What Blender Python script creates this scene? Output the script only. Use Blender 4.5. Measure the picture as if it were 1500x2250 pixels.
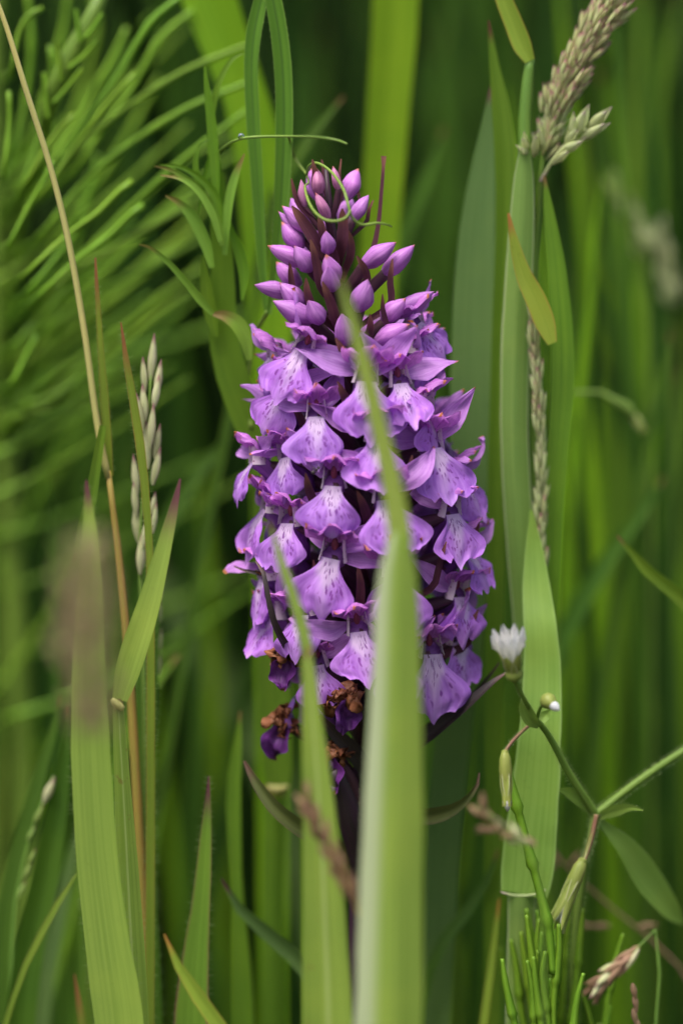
import bpy, math, random
from mathutils import Vector, Matrix, noise
random.seed(7)
for o in list(bpy.data.objects): bpy.data.objects.remove(o)
SC = bpy.context.scene
COL = SC.collection
rad = math.radians

# ------------------------------------------------------------------ camera
PITCH = rad(6.0)
AIM = Vector((0, 0, 0.23))
CAM = AIM + Vector((0, -math.cos(PITCH), math.sin(PITCH)))
cd = bpy.data.cameras.new('camera')
cam = bpy.data.objects.new('camera', cd); COL.objects.link(cam)
cam.location = CAM
cam.rotation_euler = (rad(90) - PITCH, 0, 0)
cd.sensor_fit = 'VERTICAL'; cd.sensor_height = 36; cd.sensor_width = 24; cd.lens = 200
cd.clip_start = 0.02; cd.clip_end = 200
cd.dof.use_dof = True
cd.dof.focus_distance = 0.990
cd.dof.aperture_fstop = 200 / 41.0
cd.dof.aperture_blades = 0
SC.camera = cam

# ------------------------------------------------------------------ world, sun, exposure
w = bpy.data.worlds.new('World'); SC.world = w; w.use_nodes = True
nt = w.node_tree
sky = nt.nodes.new('ShaderNodeTexSky'); sky.sky_type = 'NISHITA'; sky.sun_disc = False
SUN_EL, SUN_AZ = rad(66), rad(212)      # azimuth clockwise from +Y: high, on the camera's side
sky.sun_elevation = SUN_EL; sky.sun_rotation = SUN_AZ
sky.air_density = 1.0; sky.dust_density = 7.0; sky.ozone_density = 0.8
nt.links.new(sky.outputs[0], nt.nodes['Background'].inputs[0])
nt.nodes['Background'].inputs[1].default_value = 0.09
sl = bpy.data.lights.new('sun', 'SUN'); sl.energy = 1.5; sl.angle = rad(32); sl.color = (1, 0.97, 0.92)
so = bpy.data.objects.new('sun', sl); COL.objects.link(so)
sdir = Vector((math.sin(SUN_AZ) * math.cos(SUN_EL), math.cos(SUN_AZ) * math.cos(SUN_EL), math.sin(SUN_EL)))
so.rotation_euler = sdir.to_track_quat('Z', 'Y').to_euler(); so.location = sdir * 5
SC.view_settings.view_transform = 'Standard'; SC.view_settings.look = 'None'
SC.view_settings.gamma = 1; SC.view_settings.use_curve_mapping = False
SC.view_settings.exposure = 1.12
SC.render.engine = 'CYCLES'
SC.cycles.use_denoising = True
SC.cycles.max_bounces = 10; SC.cycles.diffuse_bounces = 5; SC.cycles.transmission_bounces = 6

# ------------------------------------------------------------------ helpers: points and meshes
K = 8e-5
CR = cam.rotation_euler.to_matrix()
MM = 0.001
def P(px, py, Y=0.0):
    """point of the plane y = Y (metres) seen at that place of the photograph"""
    d = CR @ Vector(((px - 750) * K, (1125 - py) * K, -1))
    return CAM + d * ((Y - CAM.y) / d.y)
def PX(Y):                       # size of one photo pixel at that plane
    return K * (Y - CAM.y) / math.cos(PITCH)

def link(name, me, mat=None, parent=None):
    o = bpy.data.objects.new(name, me); COL.objects.link(o)
    if mat is not None and me is not None and not me.materials: me.materials.append(mat)
    if parent is not None: o.parent = parent
    return o
def tag(o, label, cat, group=None, kind=None):
    o['label'] = label
    if cat: o['category'] = cat
    if group: o['group'] = group
    if kind: o['kind'] = kind
    return o
def thing(name, label, cat, loc=(0, 0, 0), group=None):
    o = bpy.data.objects.new(name, None); COL.objects.link(o)
    o.empty_display_size = 0.01; o.location = loc
    return tag(o, label, cat, group)

class MB:
    def __init__(s): s.v = []; s.f = []; s.uv = []
    def grid(s, rows, uvs, closed=False):
        b = len(s.v); n = len(rows[0])
        for r, q in zip(rows, uvs):
            s.v += [tuple(p) for p in r]; s.uv += q
        for i in range(len(rows) - 1):
            for j in range(n if closed else n - 1):
                k = (j + 1) % n
                s.f.append((b + i * n + j, b + i * n + k, b + (i + 1) * n + k, b + (i + 1) * n + j))
        return s
    def mesh(s, name, mat=None, smooth=True):
        me = bpy.data.meshes.new(name); me.from_pydata(s.v, [], s.f)
        ul = me.uv_layers.new(name='UVMap')
        flat = []
        for f in s.f:
            for i in f: flat += s.uv[i]
        ul.data.foreach_set('uv', flat)
        if smooth: me.polygons.foreach_set('use_smooth', [True] * len(me.polygons))
        if mat: me.materials.append(mat)
        me.update(); return me

def cr(pts, n):
    """Catmull-Rom through tuples of floats (any length), n samples, roughly even in arc length"""
    pts = [tuple(p) for p in pts]
    if len(pts) == 1: return pts * n
    d = [0]
    for a, b in zip(pts, pts[1:]):
        d.append(d[-1] + max(1e-9, math.dist(a[:3], b[:3])))
    out = []
    for i in range(n):
        s = d[-1] * i / (n - 1); k = 0
        while k < len(pts) - 2 and s > d[k + 1]: k += 1
        t = (s - d[k]) / (d[k + 1] - d[k])
        p1, p2 = pts[k], pts[k + 1]
        h = d[k + 1] - d[k]
        def tang(j):
            if j == 0: return [(b - a) / (d[1] - d[0]) for a, b in zip(pts[0], pts[1])]
            if j == len(pts) - 1: return [(b - a) / (d[-1] - d[-2]) for a, b in zip(pts[-2], pts[-1])]
            return [(b - a) / (d[j + 1] - d[j - 1]) for a, b in zip(pts[j - 1], pts[j + 1])]
        m1, m2 = tang(k), tang(k + 1)
        t2, t3 = t * t, t ** 3
        out.append(tuple((2 * t3 - 3 * t2 + 1) * a + (t3 - 2 * t2 + t) * h * ma + (-2 * t3 + 3 * t2) * b + (t3 - t2) * h * mb
                         for a, b, ma, mb in zip(p1, p2, m1, m2)))
    return out

def tangents(pts):
    T = []
    for i in range(len(pts)):
        a = pts[max(0, i - 1)]; b = pts[min(len(pts) - 1, i + 1)]
        t = (b - a)
        T.append(t.normalized() if t.length > 1e-9 else Vector((0, 0, -1)))
    return T

def ribbon(mb, pts, widths, turn=0.0, fold=0.15, nu=6, twist=0.0, wav=0.0, seed=0):
    """leaf blade along pts; fold = depth of the V as a share of the width; turn = rotation about its own axis"""
    T = tangents(pts); n = len(pts); rows = []; uvs = []
    L = 0
    for i, (p, wd) in enumerate(zip(pts, widths)):
        if i: L += (p - pts[i - 1]).length
        V = (p - CAM).normalized()
        side = T[i].cross(V)
        if side.length < 1e-5: side = Vector((1, 0, 0))
        side.normalize()
        a = turn + twist * (i / (n - 1) - .5)
        side = (Matrix.Rotation(a, 3, T[i]) @ side)
        nor = side.cross(T[i]).normalized()
        wd = wd / max(.45, math.cos(a))
        row = []; q = []
        for j in range(nu + 1):
            u = j / nu * 2 - 1
            off = fold * wd * (abs(u) ** 1.25 - .5)
            if wav: off += wav * wd * noise.noise(Vector((L * 260 + seed, u * .9, seed * 1.7))) * abs(u)
            ed = 1 + (0.05 * noise.noise(Vector((L * 190 + seed, 7.1 if u > 0 else 3.3, seed))) if abs(u) > .99 else 0)
            row.append(p + side * (u * wd * .5 * ed) - nor * off)
            q.append((j / nu, L / .08))
        rows.append(row); uvs.append(q)
    mb.grid(rows, uvs)
    return mb

def tube(mb, pts, radii, ns=8, flat=1.0, ridges=0, rdepth=0.0, twist=0.0, cap=True):
    T = tangents(pts); n = len(pts)
    ref = Vector((0, 1, 0)) if abs(T[0].y) < .9 else Vector((1, 0, 0))
    X = (ref - T[0] * ref.dot(T[0])).normalized()
    rows = []; uvs = []
    for i, (p, r) in enumerate(zip(pts, radii)):
        X = (X - T[i] * X.dot(T[i])).normalized(); Yv = T[i].cross(X)
        row = []; q = []
        for j in range(ns):
            a = 2 * math.pi * j / ns
            rr = r * (1 + (rdepth * math.cos(ridges * a + twist * i / (n - 1)) if ridges else 0))
            row.append(p + X * (math.cos(a) * rr * flat) + Yv * (math.sin(a) * rr)); q.append((j / ns, i / (n - 1)))
        rows.append(row); uvs.append(q)
    if cap:
        rows = [[pts[0]] * ns] + rows + [[pts[-1]] * ns]; uvs = [uvs[0]] + uvs + [uvs[-1]]
    mb.grid(rows, uvs, closed=True)
    return mb

def poly(pl, Y, n, dY=0.0, ground=False, gshift=0.0, wdefault=10):
    """(px, py, width_px[, Y]) rows -> points, widths; optionally carried on down to the soil"""
    rows = []
    for k, r in enumerate(pl):
        y = r[3] if len(r) > 3 else Y + dY * k / max(1, len(pl) - 1)
        p = P(r[0], r[1], y); rows.append((p.x, p.y, p.z, r[2] * PX(y)))
    if ground:
        a, b = Vector(rows[-2][:3]), Vector(rows[-1][:3])
        d = (b - a).normalized(); z = b.z
        sx = d.x / max(.3, -d.z) * .5; w0 = rows[-1][3]
        for f in (.33, .66, 1.0):
            dz = (z + .012) * f
            rows.append((b.x + sx * dz * (1 - .4 * f) + gshift * f, b.y + .012 * f * f, z - dz, w0 * (1 - .45 * f)))
    s = cr(rows, n)
    return [Vector(q[:3]) for q in s], [max(q[3], 1e-5) for q in s]

# ------------------------------------------------------------------ materials
def srgb(r, g, b):
    f = lambda c: (c / 255 / 12.92) if c <= 10 else ((c / 255 + .055) / 1.055) ** 2.4
    return (f(r), f(g), f(b))
MATS = {}
class NG:
    def __init__(s, name):
        s.m = bpy.data.materials.new(name); s.m.use_nodes = True; s.t = s.m.node_tree; s.t.nodes.clear()
    def n(s, typ, **kw):
        nd = s.t.nodes.new(typ)
        for k, v in kw.items():
            if k.startswith('i_'):
                key = k[2:]; key = int(key) if key.isdigit() else key
                s.put(nd.inputs[key], v)
            else: setattr(nd, k, v)
        return nd
    def put(s, inp, v):
        if isinstance(v, bpy.types.NodeSocket): s.t.links.new(v, inp)
        else:
            if inp.type == 'RGBA' and len(v) == 3: v = (*v, 1)
            inp.default_value = v
    def math(s, op, a, b=0.0, c=None, clamp=False):
        nd = s.n('ShaderNodeMath', operation=op, use_clamp=clamp); s.put(nd.inputs[0], a); s.put(nd.inputs[1], b)
        if c is not None: s.put(nd.inputs[2], c)
        return nd.outputs[0]
    def mix(s, f, a, b):
        nd = s.n('ShaderNodeMix', data_type='RGBA'); s.put(nd.inputs[0], f); s.put(nd.inputs[6], a); s.put(nd.inputs[7], b)
        return nd.outputs[2]
    def ramp(s, x, lo, hi, a=0.0, b=1.0):
        nd = s.n('ShaderNodeMapRange', interpolation_type='SMOOTHSTEP', clamp=True)
        for i, v in enumerate((x, lo, hi, a, b)): s.put(nd.inputs[i], v)
        return nd.outputs[0]
    def uv(s):
        u = s.n('ShaderNodeUVMap', uv_map='UVMap'); sp = s.n('ShaderNodeSeparateXYZ'); s.t.links.new(u.outputs[0], sp.inputs[0])
        return sp.outputs[0], sp.outputs[1]
    def vec(s, x, y, z=0.0):
        c = s.n('ShaderNodeCombineXYZ'); s.put(c.inputs[0], x); s.put(c.inputs[1], y); s.put(c.inputs[2], z); return c.outputs[0]
    def noise(s, v, scale, detail=2.0, rough=.5):
        nd = s.n('ShaderNodeTexNoise', i_Scale=scale, i_Detail=detail, i_Roughness=rough); s.put(nd.inputs['Vector'], v)
        return nd.outputs[0]
    def obj(s): return s.n('ShaderNodeTexCoord').outputs['Object']
    def rnd(s): return s.n('ShaderNodeObjectInfo').outputs['Random']
    def finish(s, col, trans=.35, rough=.45, spec=.35, bump=None, bstr=.3, bdist=.0003, tcol=None, sheen=0.0):
        hs = s.n('ShaderNodeHueSaturation'); s.put(hs.inputs['Color'], col)
        s.put(hs.inputs['Value'], s.math('MULTIPLY_ADD', s.rnd(), .24, .88))
        s.put(hs.inputs['Hue'], s.math('MULTIPLY_ADD', s.rnd(), .016, .492))
        col = hs.outputs[0]
        b = s.n('ShaderNodeBsdfPrincipled'); s.put(b.inputs['Base Color'], col); b.inputs['Roughness'].default_value = rough
        b.inputs['Specular IOR Level'].default_value = spec
        if sheen: b.inputs['Sheen Weight'].default_value = sheen; b.inputs['Sheen Roughness'].default_value = .4
        if bump is not None:
            bp = s.n('ShaderNodeBump', i_Strength=bstr, i_Distance=bdist); s.put(bp.inputs['Height'], bump)
            s.t.links.new(bp.outputs[0], b.inputs['Normal'])
        out = s.n('ShaderNodeOutputMaterial')
        if trans > 0:
            tr = s.n('ShaderNodeBsdfTranslucent'); s.put(tr.inputs[0], col if tcol is None else tcol(s, col))
            mx = s.n('ShaderNodeMixShader', i_0=trans)
            s.t.links.new(b.outputs[0], mx.inputs[1]); s.t.links.new(tr.outputs[0], mx.inputs[2]); s.t.links.new(mx.outputs[0], out.inputs[0])
        else: s.t.links.new(b.outputs[0], out.inputs[0])
        return s.m

def leaf(name, c, c2=None, tip=None, tipx=.08, edge=None, trans=.38, rough=.42, spec=.35, vein=16, mid=None, band=None, spots=None):
    """blade: c, c2 alternate along the parallel veins; tip / edge / midrib pigments"""
    if name in MATS: return MATS[name]
    g = NG(name); u, v = g.uv()
    c2 = c2 or tuple(x * .72 for x in c)
    vn = g.noise(g.vec(g.math('MULTIPLY', u, vein), g.math('MULTIPLY', v, 1.3), g.math('MULTIPLY', g.rnd(), 37)), 1.0, 3, .6)
    col = g.mix(g.ramp(vn, .33, .66), c, c2)
    big = g.noise(g.obj(), 55, 3, .55)
    col = g.mix(g.math('MULTIPLY', g.ramp(big, .42, .72), .45), col, tuple(x * y for x, y in zip(c, (1.22, 1.12, .95))))
    col = g.mix(g.math('MULTIPLY', g.ramp(g.noise(g.obj(), 900, 2), .62, .75), .22), col, tuple(x * .55 for x in c))
    if band: col = g.mix(g.ramp(u, band[1], band[2]), band[0], col)
    if mid:
        d = g.math('ABSOLUTE', g.math('SUBTRACT', u, .5)); col = g.mix(g.ramp(d, .02, .07), mid, col)
    if edge:
        d = g.math('ABSOLUTE', g.math('SUBTRACT', u, .5))
        d = g.math('ADD', d, g.math('MULTIPLY', g.math('SUBTRACT', big, .5), .06)); col = g.mix(g.ramp(d, .43, .485), col, edge)
    if tip:
        vv = g.math('ADD', v, g.math('MULTIPLY', g.math('SUBTRACT', vn, .5), tipx * .9)); col = g.mix(g.ramp(vv, tipx * .25, tipx * 1.2), tip, col)
    if spots:
        col = g.mix(g.math('MULTIPLY', g.ramp(g.noise(g.obj(), 420, 3, .6), .66, .72), .8), col, spots)
    bump = g.noise(g.vec(g.math('MULTIPLY', u, vein * 2.2), g.math('MULTIPLY', v, 2)), 1.0, 2)
    MATS[name] = g.finish(col, trans, rough, spec, bump, .35, .0002, tcol=lambda s, q: s.mix(.35, q, (c[0] * 1.2, c[1] * 1.2, c[2] * .8)))
    return MATS[name]

LIME = srgb(156, 180, 80); LIME2 = srgb(136, 162, 68)
FRESH = srgb(116, 152, 46); FRESH2 = srgb(94, 131, 38)
MIDG = srgb(84, 122, 38); MIDG2 = srgb(66, 101, 31)
DEEP = srgb(56, 92, 32); DEEP2 = srgb(44, 76, 26)
BLUE = srgb(100, 130, 70); BLUE2 = srgb(86, 116, 60)
PURP = srgb(112, 62, 78); RUST = srgb(150, 92, 52); STRAW = srgb(206, 200, 132)
m_lime = leaf('lime blade', LIME, LIME2, spots=srgb(140, 124, 66), mid=srgb(176, 194, 112),  tip=srgb(150, 130, 80), tipx=.03)
m_limeband = leaf('pale banded sheath', LIME, LIME2, band=(srgb(192, 204, 160), .14, .40))
m_fresh = leaf('fresh blade', FRESH, FRESH2, tip=srgb(140, 110, 70), tipx=.03)
m_mid = leaf('mid green blade', MIDG, MIDG2, tip=srgb(130, 100, 60), tipx=.03)
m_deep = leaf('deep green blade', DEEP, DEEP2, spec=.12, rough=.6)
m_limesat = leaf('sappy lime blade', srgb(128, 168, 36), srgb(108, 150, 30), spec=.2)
m_shadepaint = leaf('painted shade blade', srgb(30, 48, 18), srgb(22, 38, 14), trans=.12, spec=.06, rough=.7)  # near-black green: deep shade of the gaps put into the blade colour
m_blue = leaf('glaucous blade', BLUE, BLUE2, tip=PURP, tipx=.045, rough=.5, trans=.3, vein=24)
m_purptip = leaf('purple tipped blade', srgb(128, 164, 60), srgb(108, 146, 50), tip=PURP, tipx=.10, edge=srgb(150, 110, 90))
m_rustedge = leaf('rust edged blade', srgb(132, 152, 56), srgb(112, 138, 48), tip=srgb(150, 96, 64), tipx=.12, edge=srgb(158, 112, 62))
m_yellow = leaf('yellowing blade', srgb(154, 176, 66), srgb(136, 164, 58), tip=srgb(190, 132, 70), tipx=.05, edge=srgb(180, 156, 70))
m_straw = leaf('straw', STRAW, srgb(184, 182, 110), trans=.2, tip=None, vein=6)
m_brownstem = leaf('brown culm', srgb(176, 146, 78), srgb(150, 146, 66), trans=.15, vein=5)
m_stem = leaf('green culm', srgb(118, 150, 66), srgb(98, 134, 56), trans=.15, vein=6)
m_vetch = leaf('vetch green', srgb(108, 148, 36), srgb(92, 132, 32), trans=.42, rough=.5, vein=10)
m_vetchd = leaf('vetch stipule', srgb(126, 164, 60), srgb(110, 146, 52), tip=srgb(130, 110, 60), tipx=.05, vein=7)
m_tendril = leaf('tendril green', srgb(132, 158, 72), srgb(116, 144, 62), trans=.2, vein=3)
m_leaflet = leaf('vetch leaflet', srgb(96, 138, 40), srgb(82, 122, 34), mid=srgb(70, 104, 34), edge=srgb(120, 156, 64), rough=.55, vein=9)
m_horse = leaf('horsetail green', srgb(130, 172, 48), srgb(108, 152, 42), trans=.25, vein=4)
m_horsestem = leaf('horsetail stem green', srgb(118, 146, 56), srgb(100, 130, 48), trans=.15, vein=8)
m_chick = leaf('chickweed green', srgb(130, 164, 74), srgb(112, 148, 60), trans=.3, rough=.55, vein=7)
m_chickred = leaf('reddish stalk', srgb(150, 108, 92), srgb(124, 132, 70), trans=.12, vein=4)
m_calyx = leaf('chickweed sepal', srgb(172, 184, 98), srgb(148, 168, 80), trans=.35, edge=srgb(206, 210, 168), vein=5)
m_white = leaf('white petal', (.78, .80, .84), (.72, .74, .80), trans=.35, rough=.6, vein=7)
m_obract = leaf('orchid bract', srgb(92, 52, 64), srgb(72, 40, 54), tip=srgb(124, 80, 72), tipx=.04, trans=.1, rough=.5, vein=8, edge=srgb(96, 52, 78))
m_obractd = leaf('orchid dark bract', srgb(56, 48, 46), srgb(44, 36, 44), tip=srgb(90, 66, 62), tipx=.04, trans=.12, rough=.42, vein=8)
m_obractg = leaf('orchid olive leaf', srgb(92, 100, 52), srgb(74, 82, 44), tip=srgb(96, 70, 60), tipx=.05, trans=.25, rough=.45, vein=10, edge=srgb(80, 62, 50))
m_ovary = leaf('orchid ovary', srgb(92, 58, 74), srgb(66, 44, 56), trans=.1, rough=.45, vein=8)
m_ostem = leaf('orchid stem', srgb(62, 40, 58), srgb(48, 40, 44), trans=.05, rough=.4, vein=8)
m_spike = leaf('pale spikelet', srgb(206, 208, 170), srgb(180, 190, 136), trans=.3, rough=.5, tip=srgb(150, 104, 112), tipx=.25, edge=srgb(184, 150, 150), vein=5)
m_fog = leaf('pinkish spikelet', srgb(210, 216, 166), srgb(192, 204, 142), trans=.4, rough=.6, tip=srgb(190, 122, 150), tipx=.32, edge=srgb(190, 130, 150), vein=5)
m_fogpale = leaf('white green spikelet', srgb(206, 214, 170), srgb(178, 194, 132), trans=.35, rough=.6, tip=srgb(196, 180, 170), tipx=.2, vein=5)
m_headbrown = leaf('brown grass head', srgb(168, 132, 112), srgb(140, 122, 84), trans=.25, rough=.6, vein=5)
m_hair = leaf('plant hair', srgb(168, 188, 130), srgb(150, 172, 110), trans=.4, rough=.5, vein=2)
def petal_mat(name, c, c2, tip=None, tipx=.9, pale=None, trans=.34, vein=14):
    g = NG(name); u, v = g.uv()
    vn = g.noise(g.vec(g.math('MULTIPLY', u, vein), g.math('MULTIPLY', v, 1.6), g.math('MULTIPLY', g.rnd(), 31)), 1.0, 3, .6)
    col = g.mix(g.ramp(vn, .3, .68), c, c2)
    big = g.noise(g.obj(), 380, 3, .55)
    col = g.mix(g.math('MULTIPLY', g.ramp(big, .45, .7), .5), col, tuple(min(1, x * 1.22 + .03) for x in c))
    if pale: col = g.mix(g.ramp(v, .02, .38), pale, col)
    if tip:
        vv = g.math('ADD', v, g.math('MULTIPLY', g.math('SUBTRACT', g.noise(g.obj(), 700, 3), .5), .22))
        vv = g.math('ADD', vv, g.math('MULTIPLY', g.math('SUBTRACT', g.rnd(), .5), .10))
        col = g.mix(g.ramp(vv, tipx, tipx + .07), col, tip)
    m = g.finish(col, trans, .48, .35, vn, .4, .00025)
    MATS[name] = m; return m
VIO = srgb(193, 134, 230); VIO2 = srgb(170, 106, 212)
BRN = srgb(186, 112, 66)
m_sepal = petal_mat('orchid sepal', srgb(212, 158, 234), srgb(188, 124, 214), tip=BRN, tipx=.93, trans=.45)
m_hood = petal_mat('orchid hood', srgb(210, 138, 222), srgb(184, 110, 202), tip=srgb(196, 120, 80), tipx=.95, trans=.42)
m_bud = petal_mat('orchid bud', srgb(196, 132, 208), srgb(158, 90, 176), tip=srgb(180, 110, 96), tipx=.92, trans=.15)
m_budpink = petal_mat('orchid pink bud', srgb(198, 132, 176), srgb(164, 96, 146), tip=srgb(160, 90, 96), tipx=.9, trans=.15)
m_spur = petal_mat('orchid spur', srgb(134, 82, 160), srgb(112, 64, 138), trans=.2)
m_wither = petal_mat('withered petal', srgb(156, 100, 66), srgb(116, 68, 46), trans=.2, vein=9)
m_witherp = petal_mat('fading purple petal', srgb(112, 54, 136), srgb(88, 40, 108), tip=srgb(130, 76, 60), tipx=.9, trans=.2)
m_anther = petal_mat('orchid anther', srgb(150, 70, 96), srgb(120, 50, 84), trans=.1)
def lip_mat():
    g = NG('orchid lip'); u, v = g.uv()
    au = g.math('ABSOLUTE', g.math('MULTIPLY_ADD', u, 2.0, -1.0))
    r = g.math('MULTIPLY', g.rnd(), 53)
    vn = g.noise(g.vec(g.math('MULTIPLY', u, 16), g.math('MULTIPLY', v, 1.8), r), 1.0, 3, .6)
    col = g.mix(g.ramp(vn, .3, .7), VIO, VIO2)
    # whitish middle, fading to the margin and to the end of the lip
    soft = g.math('MULTIPLY', g.math('SUBTRACT', g.noise(g.vec(g.math('MULTIPLY', u, 5), g.math('MULTIPLY', v, 3), r), 1.0, 2), .5), .5)
    lim = g.ramp(v, .06, .55, 1.05, .22)
    pale = g.ramp(g.math('SUBTRACT', g.math('ADD', au, soft), lim), -.35, .16, 1, 0)
    pale = g.math('MULTIPLY', pale, g.ramp(v, .12, .80, 1.0, .28))
    col = g.mix(g.math('MULTIPLY', pale, .85), col, srgb(228, 204, 238))
    # broken purple dashes running down the lip, in loops round the middle
    dsh = g.n('ShaderNodeTexVoronoi', feature='F1', i_Scale=1.0, i_Randomness=.85)
    wob = g.math('MULTIPLY_ADD', g.noise(g.vec(g.math('MULTIPLY', u, 6), g.math('MULTIPLY', v, 5), r), 1.0, 2), 2.2, 0)
    g.put(dsh.inputs['Vector'], g.vec(g.math('MULTIPLY_ADD', u, 17, wob), g.math('MULTIPLY_ADD', v, 7.0, wob), r))
    dm = g.ramp(dsh.outputs['Distance'], .26, .46, 1, 0)
    zone = g.math('MULTIPLY', g.ramp(au, .50, .90, 1, 0), g.math('MULTIPLY', g.ramp(v, .02, .10), g.ramp(v, .60, .90, 1, 0)))
    zone = g.math('MULTIPLY', zone, g.ramp(g.noise(g.vec(g.math('MULTIPLY', u, 4), g.math('MULTIPLY', v, 4), r), 1.0, 1), .34, .5))
    col = g.mix(g.math('MULTIPLY', g.math('MULTIPLY', dm, zone), .85), col, srgb(122, 44, 150))
    ed = g.math('ADD', v, g.math('MULTIPLY', g.math('SUBTRACT', g.noise(g.obj(), 600, 2), .5), .12))
    col = g.mix(g.math('MULTIPLY', g.ramp(ed, 1.0, 1.04), .8), col, srgb(196, 130, 110))
    MATS['lip'] = g.finish(col, .30, .5, .35, vn, .45, .0003)
    return MATS['lip']
m_lip = lip_mat()
def throat_mat():
    g = NG('orchid throat'); u, v = g.uv()
    d = g.n('ShaderNodeTexVoronoi', i_Scale=1.0); g.put(d.inputs['Vector'], g.vec(g.math('MULTIPLY', u, 11), g.math('MULTIPLY', v, 5), g.math('MULTIPLY', g.rnd(), 9)))
    col = g.mix(g.ramp(d.outputs['Distance'], .18, .3, .8, 0), srgb(236, 218, 232), srgb(150, 60, 130))
    a = g.math('ABSOLUTE', g.math('SUBTRACT', u, .5)); col = g.mix(g.ramp(a, .10, .30), srgb(120, 70, 120), col)
    return g.finish(col, .25, .5, .3)
m_throat = throat_mat()
def soil_mat():
    g = NG('meadow soil'); n1 = g.noise(g.obj(), 30, 6, .6)
    col = g.mix(g.ramp(n1, .35, .65), (.018, .014, .009), (.05, .045, .02))
    return g.finish(col, 0, .9, .2, n1, .8, .01)
m_soil = soil_mat()
def black_mat():
    g = NG('insect black'); n1 = g.noise(g.obj(), 3000, 2)
    return g.finish(g.mix(n1, (.006, .005, .005), (.03, .02, .018)), 0, .3, .5)
m_black = black_mat()
def drop_mat():
    g = NG('dew'); b = g.n('ShaderNodeBsdfPrincipled'); b.inputs['Transmission Weight'].default_value = 1; b.inputs['IOR'].default_value = 1.33
    b.inputs['Roughness'].default_value = .02; o = g.n('ShaderNodeOutputMaterial'); g.t.links.new(b.outputs[0], o.inputs[0]); return g.m
m_drop = drop_mat()

# ------------------------------------------------------------------ the setting: ground
def make_ground():
    mb = MB(); rows = []; uvs = []
    xs = [-60, -20, -6, -2.5] + [-1.2 + .1 * i for i in range(25)] + [2.5, 6, 20, 60]
    ys = [-60, -20, -6, -2.5] + [-1.2 + .1 * i for i in range(41)] + [4.5, 8, 20, 60]
    for y in ys:
        rows.append([Vector((x, y, .012 * noise.noise(Vector((x * 4, y * 4, 0))) if abs(x) < 2 and -2 < y < 4 else 0)) for x in xs])
        uvs.append([(x, y) for x in xs])
    return mb.grid(rows, uvs).mesh('ground', m_soil)
g_o = link('ground', make_ground()); tag(g_o, 'dark damp meadow soil under the grass', None, kind='structure')

# grass nobody could count: thicket behind, short undergrowth around the feet of the plants
def mass(name, label, n, mats, area, hfun, wfun, lean, seed):
    rnd = random.Random(seed); mb = MB(); mi = []
    for i in range(n):
        x, y = area(rnd)
        h = hfun(rnd, x, y); wd = wfun(rnd)
        az = rnd.uniform(0, 6.28); ln = rnd.gauss(0, lean); fa = rnd.uniform(0, 6.28)
        side = Vector((math.cos(fa), math.sin(fa), 0)); nor = Vector((-side.y, side.x, 0))
        b = len(mb.v); ns = 6; q = rnd.randrange(len(mats)); mi += [q] * (ns * 2)
        for k in range(ns + 1):
            t = k / ns
            c = Vector((x + math.cos(az) * ln * h * (t ** 1.8), y + math.sin(az) * ln * h * (t ** 1.8), h * t * (1 - .18 * abs(ln) * t) - .01))
            ww = wd * (.55 + .75 * t if t < .45 else (1 - t) * 1.6 + .02) * .5
            mb.v += [tuple(c - side * ww), tuple(c + nor * ww * .35), tuple(c + side * ww)]
            mb.uv += [(0, 1 - t), (.5, 1 - t), (1, 1 - t)]
            if k:
                p = b + 3 * k
                mb.f += [(p - 3, p - 2, p + 1, p), (p - 2, p - 1, p + 2, p + 1)]
    me = mb.mesh(name)
    for m in mats: me.materials.append(m)
    me.polygons.foreach_set('material_index', mi)
    tag(link(name, me), label, None, kind='stuff')
def area_back(r):
    y = .20 + 2.2 * r.random() ** 1.3
    return r.uniform(-1, 1) * (.32 + .32 * y), y
mass('grass_thicket', 'out of focus thicket of green grass behind the orchid', 5200, [m_shadepaint, m_shadepaint, m_shadepaint, m_deep, m_mid], area_back,
     lambda r, x, y: r.uniform(.22, .46) + .16 * min(1, y), lambda r: r.uniform(.003, .0085), .2, 3)
def area_side(r): return r.choice((-1, 1)) * r.uniform(.24, .6), r.uniform(-.1, .3)  # out of view, added to keep side light off the background
mass('added_shade_grass', 'tall unseen grass added on both sides of the orchid to shade the background', 900, [m_shadepaint, m_deep, m_mid], area_side, lambda r, x, y: r.uniform(.25, .45), lambda r: r.uniform(.003, .008), .15, 8)
def area_low(r): return r.uniform(-.42, .42), -.30 + .55 * r.random()
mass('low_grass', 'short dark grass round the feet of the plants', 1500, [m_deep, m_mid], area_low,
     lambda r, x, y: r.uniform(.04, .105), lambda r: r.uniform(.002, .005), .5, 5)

# ------------------------------------------------------------------ blades and shoots of grass
def hairs(mb, pts, widths, step, length, rnd, both=True):
    """fine hairs standing off the margins"""
    T = tangents(pts); acc = 0
    for i in range(1, len(pts)):
        seg = (pts[i] - pts[i - 1]).length
        acc += seg
        while acc > step:
            acc -= step; f = rnd.random(); p = pts[i - 1].lerp(pts[i], f); wv = (widths[i - 1] + (widths[i] - widths[i - 1]) * f) * .5
            V = (p - CAM).normalized(); s = T[i].cross(V).normalized()
            for sg in ((1, -1) if both else (1,)):
                a = p + s * sg * wv * .98
                d = (s * sg + T[i] * rnd.uniform(-.5, .3) + V * rnd.uniform(-.6, .6)).normalized() * length * rnd.uniform(.5, 1.1)
                b = len(mb.v); e = T[i] * .000022
                mb.v += [tuple(a - e), tuple(a + e), tuple(a + d)]; mb.uv += [(0, 0), (1, 0), (.5, 1)]; mb.f.append((b, b + 1, b + 2))
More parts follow.
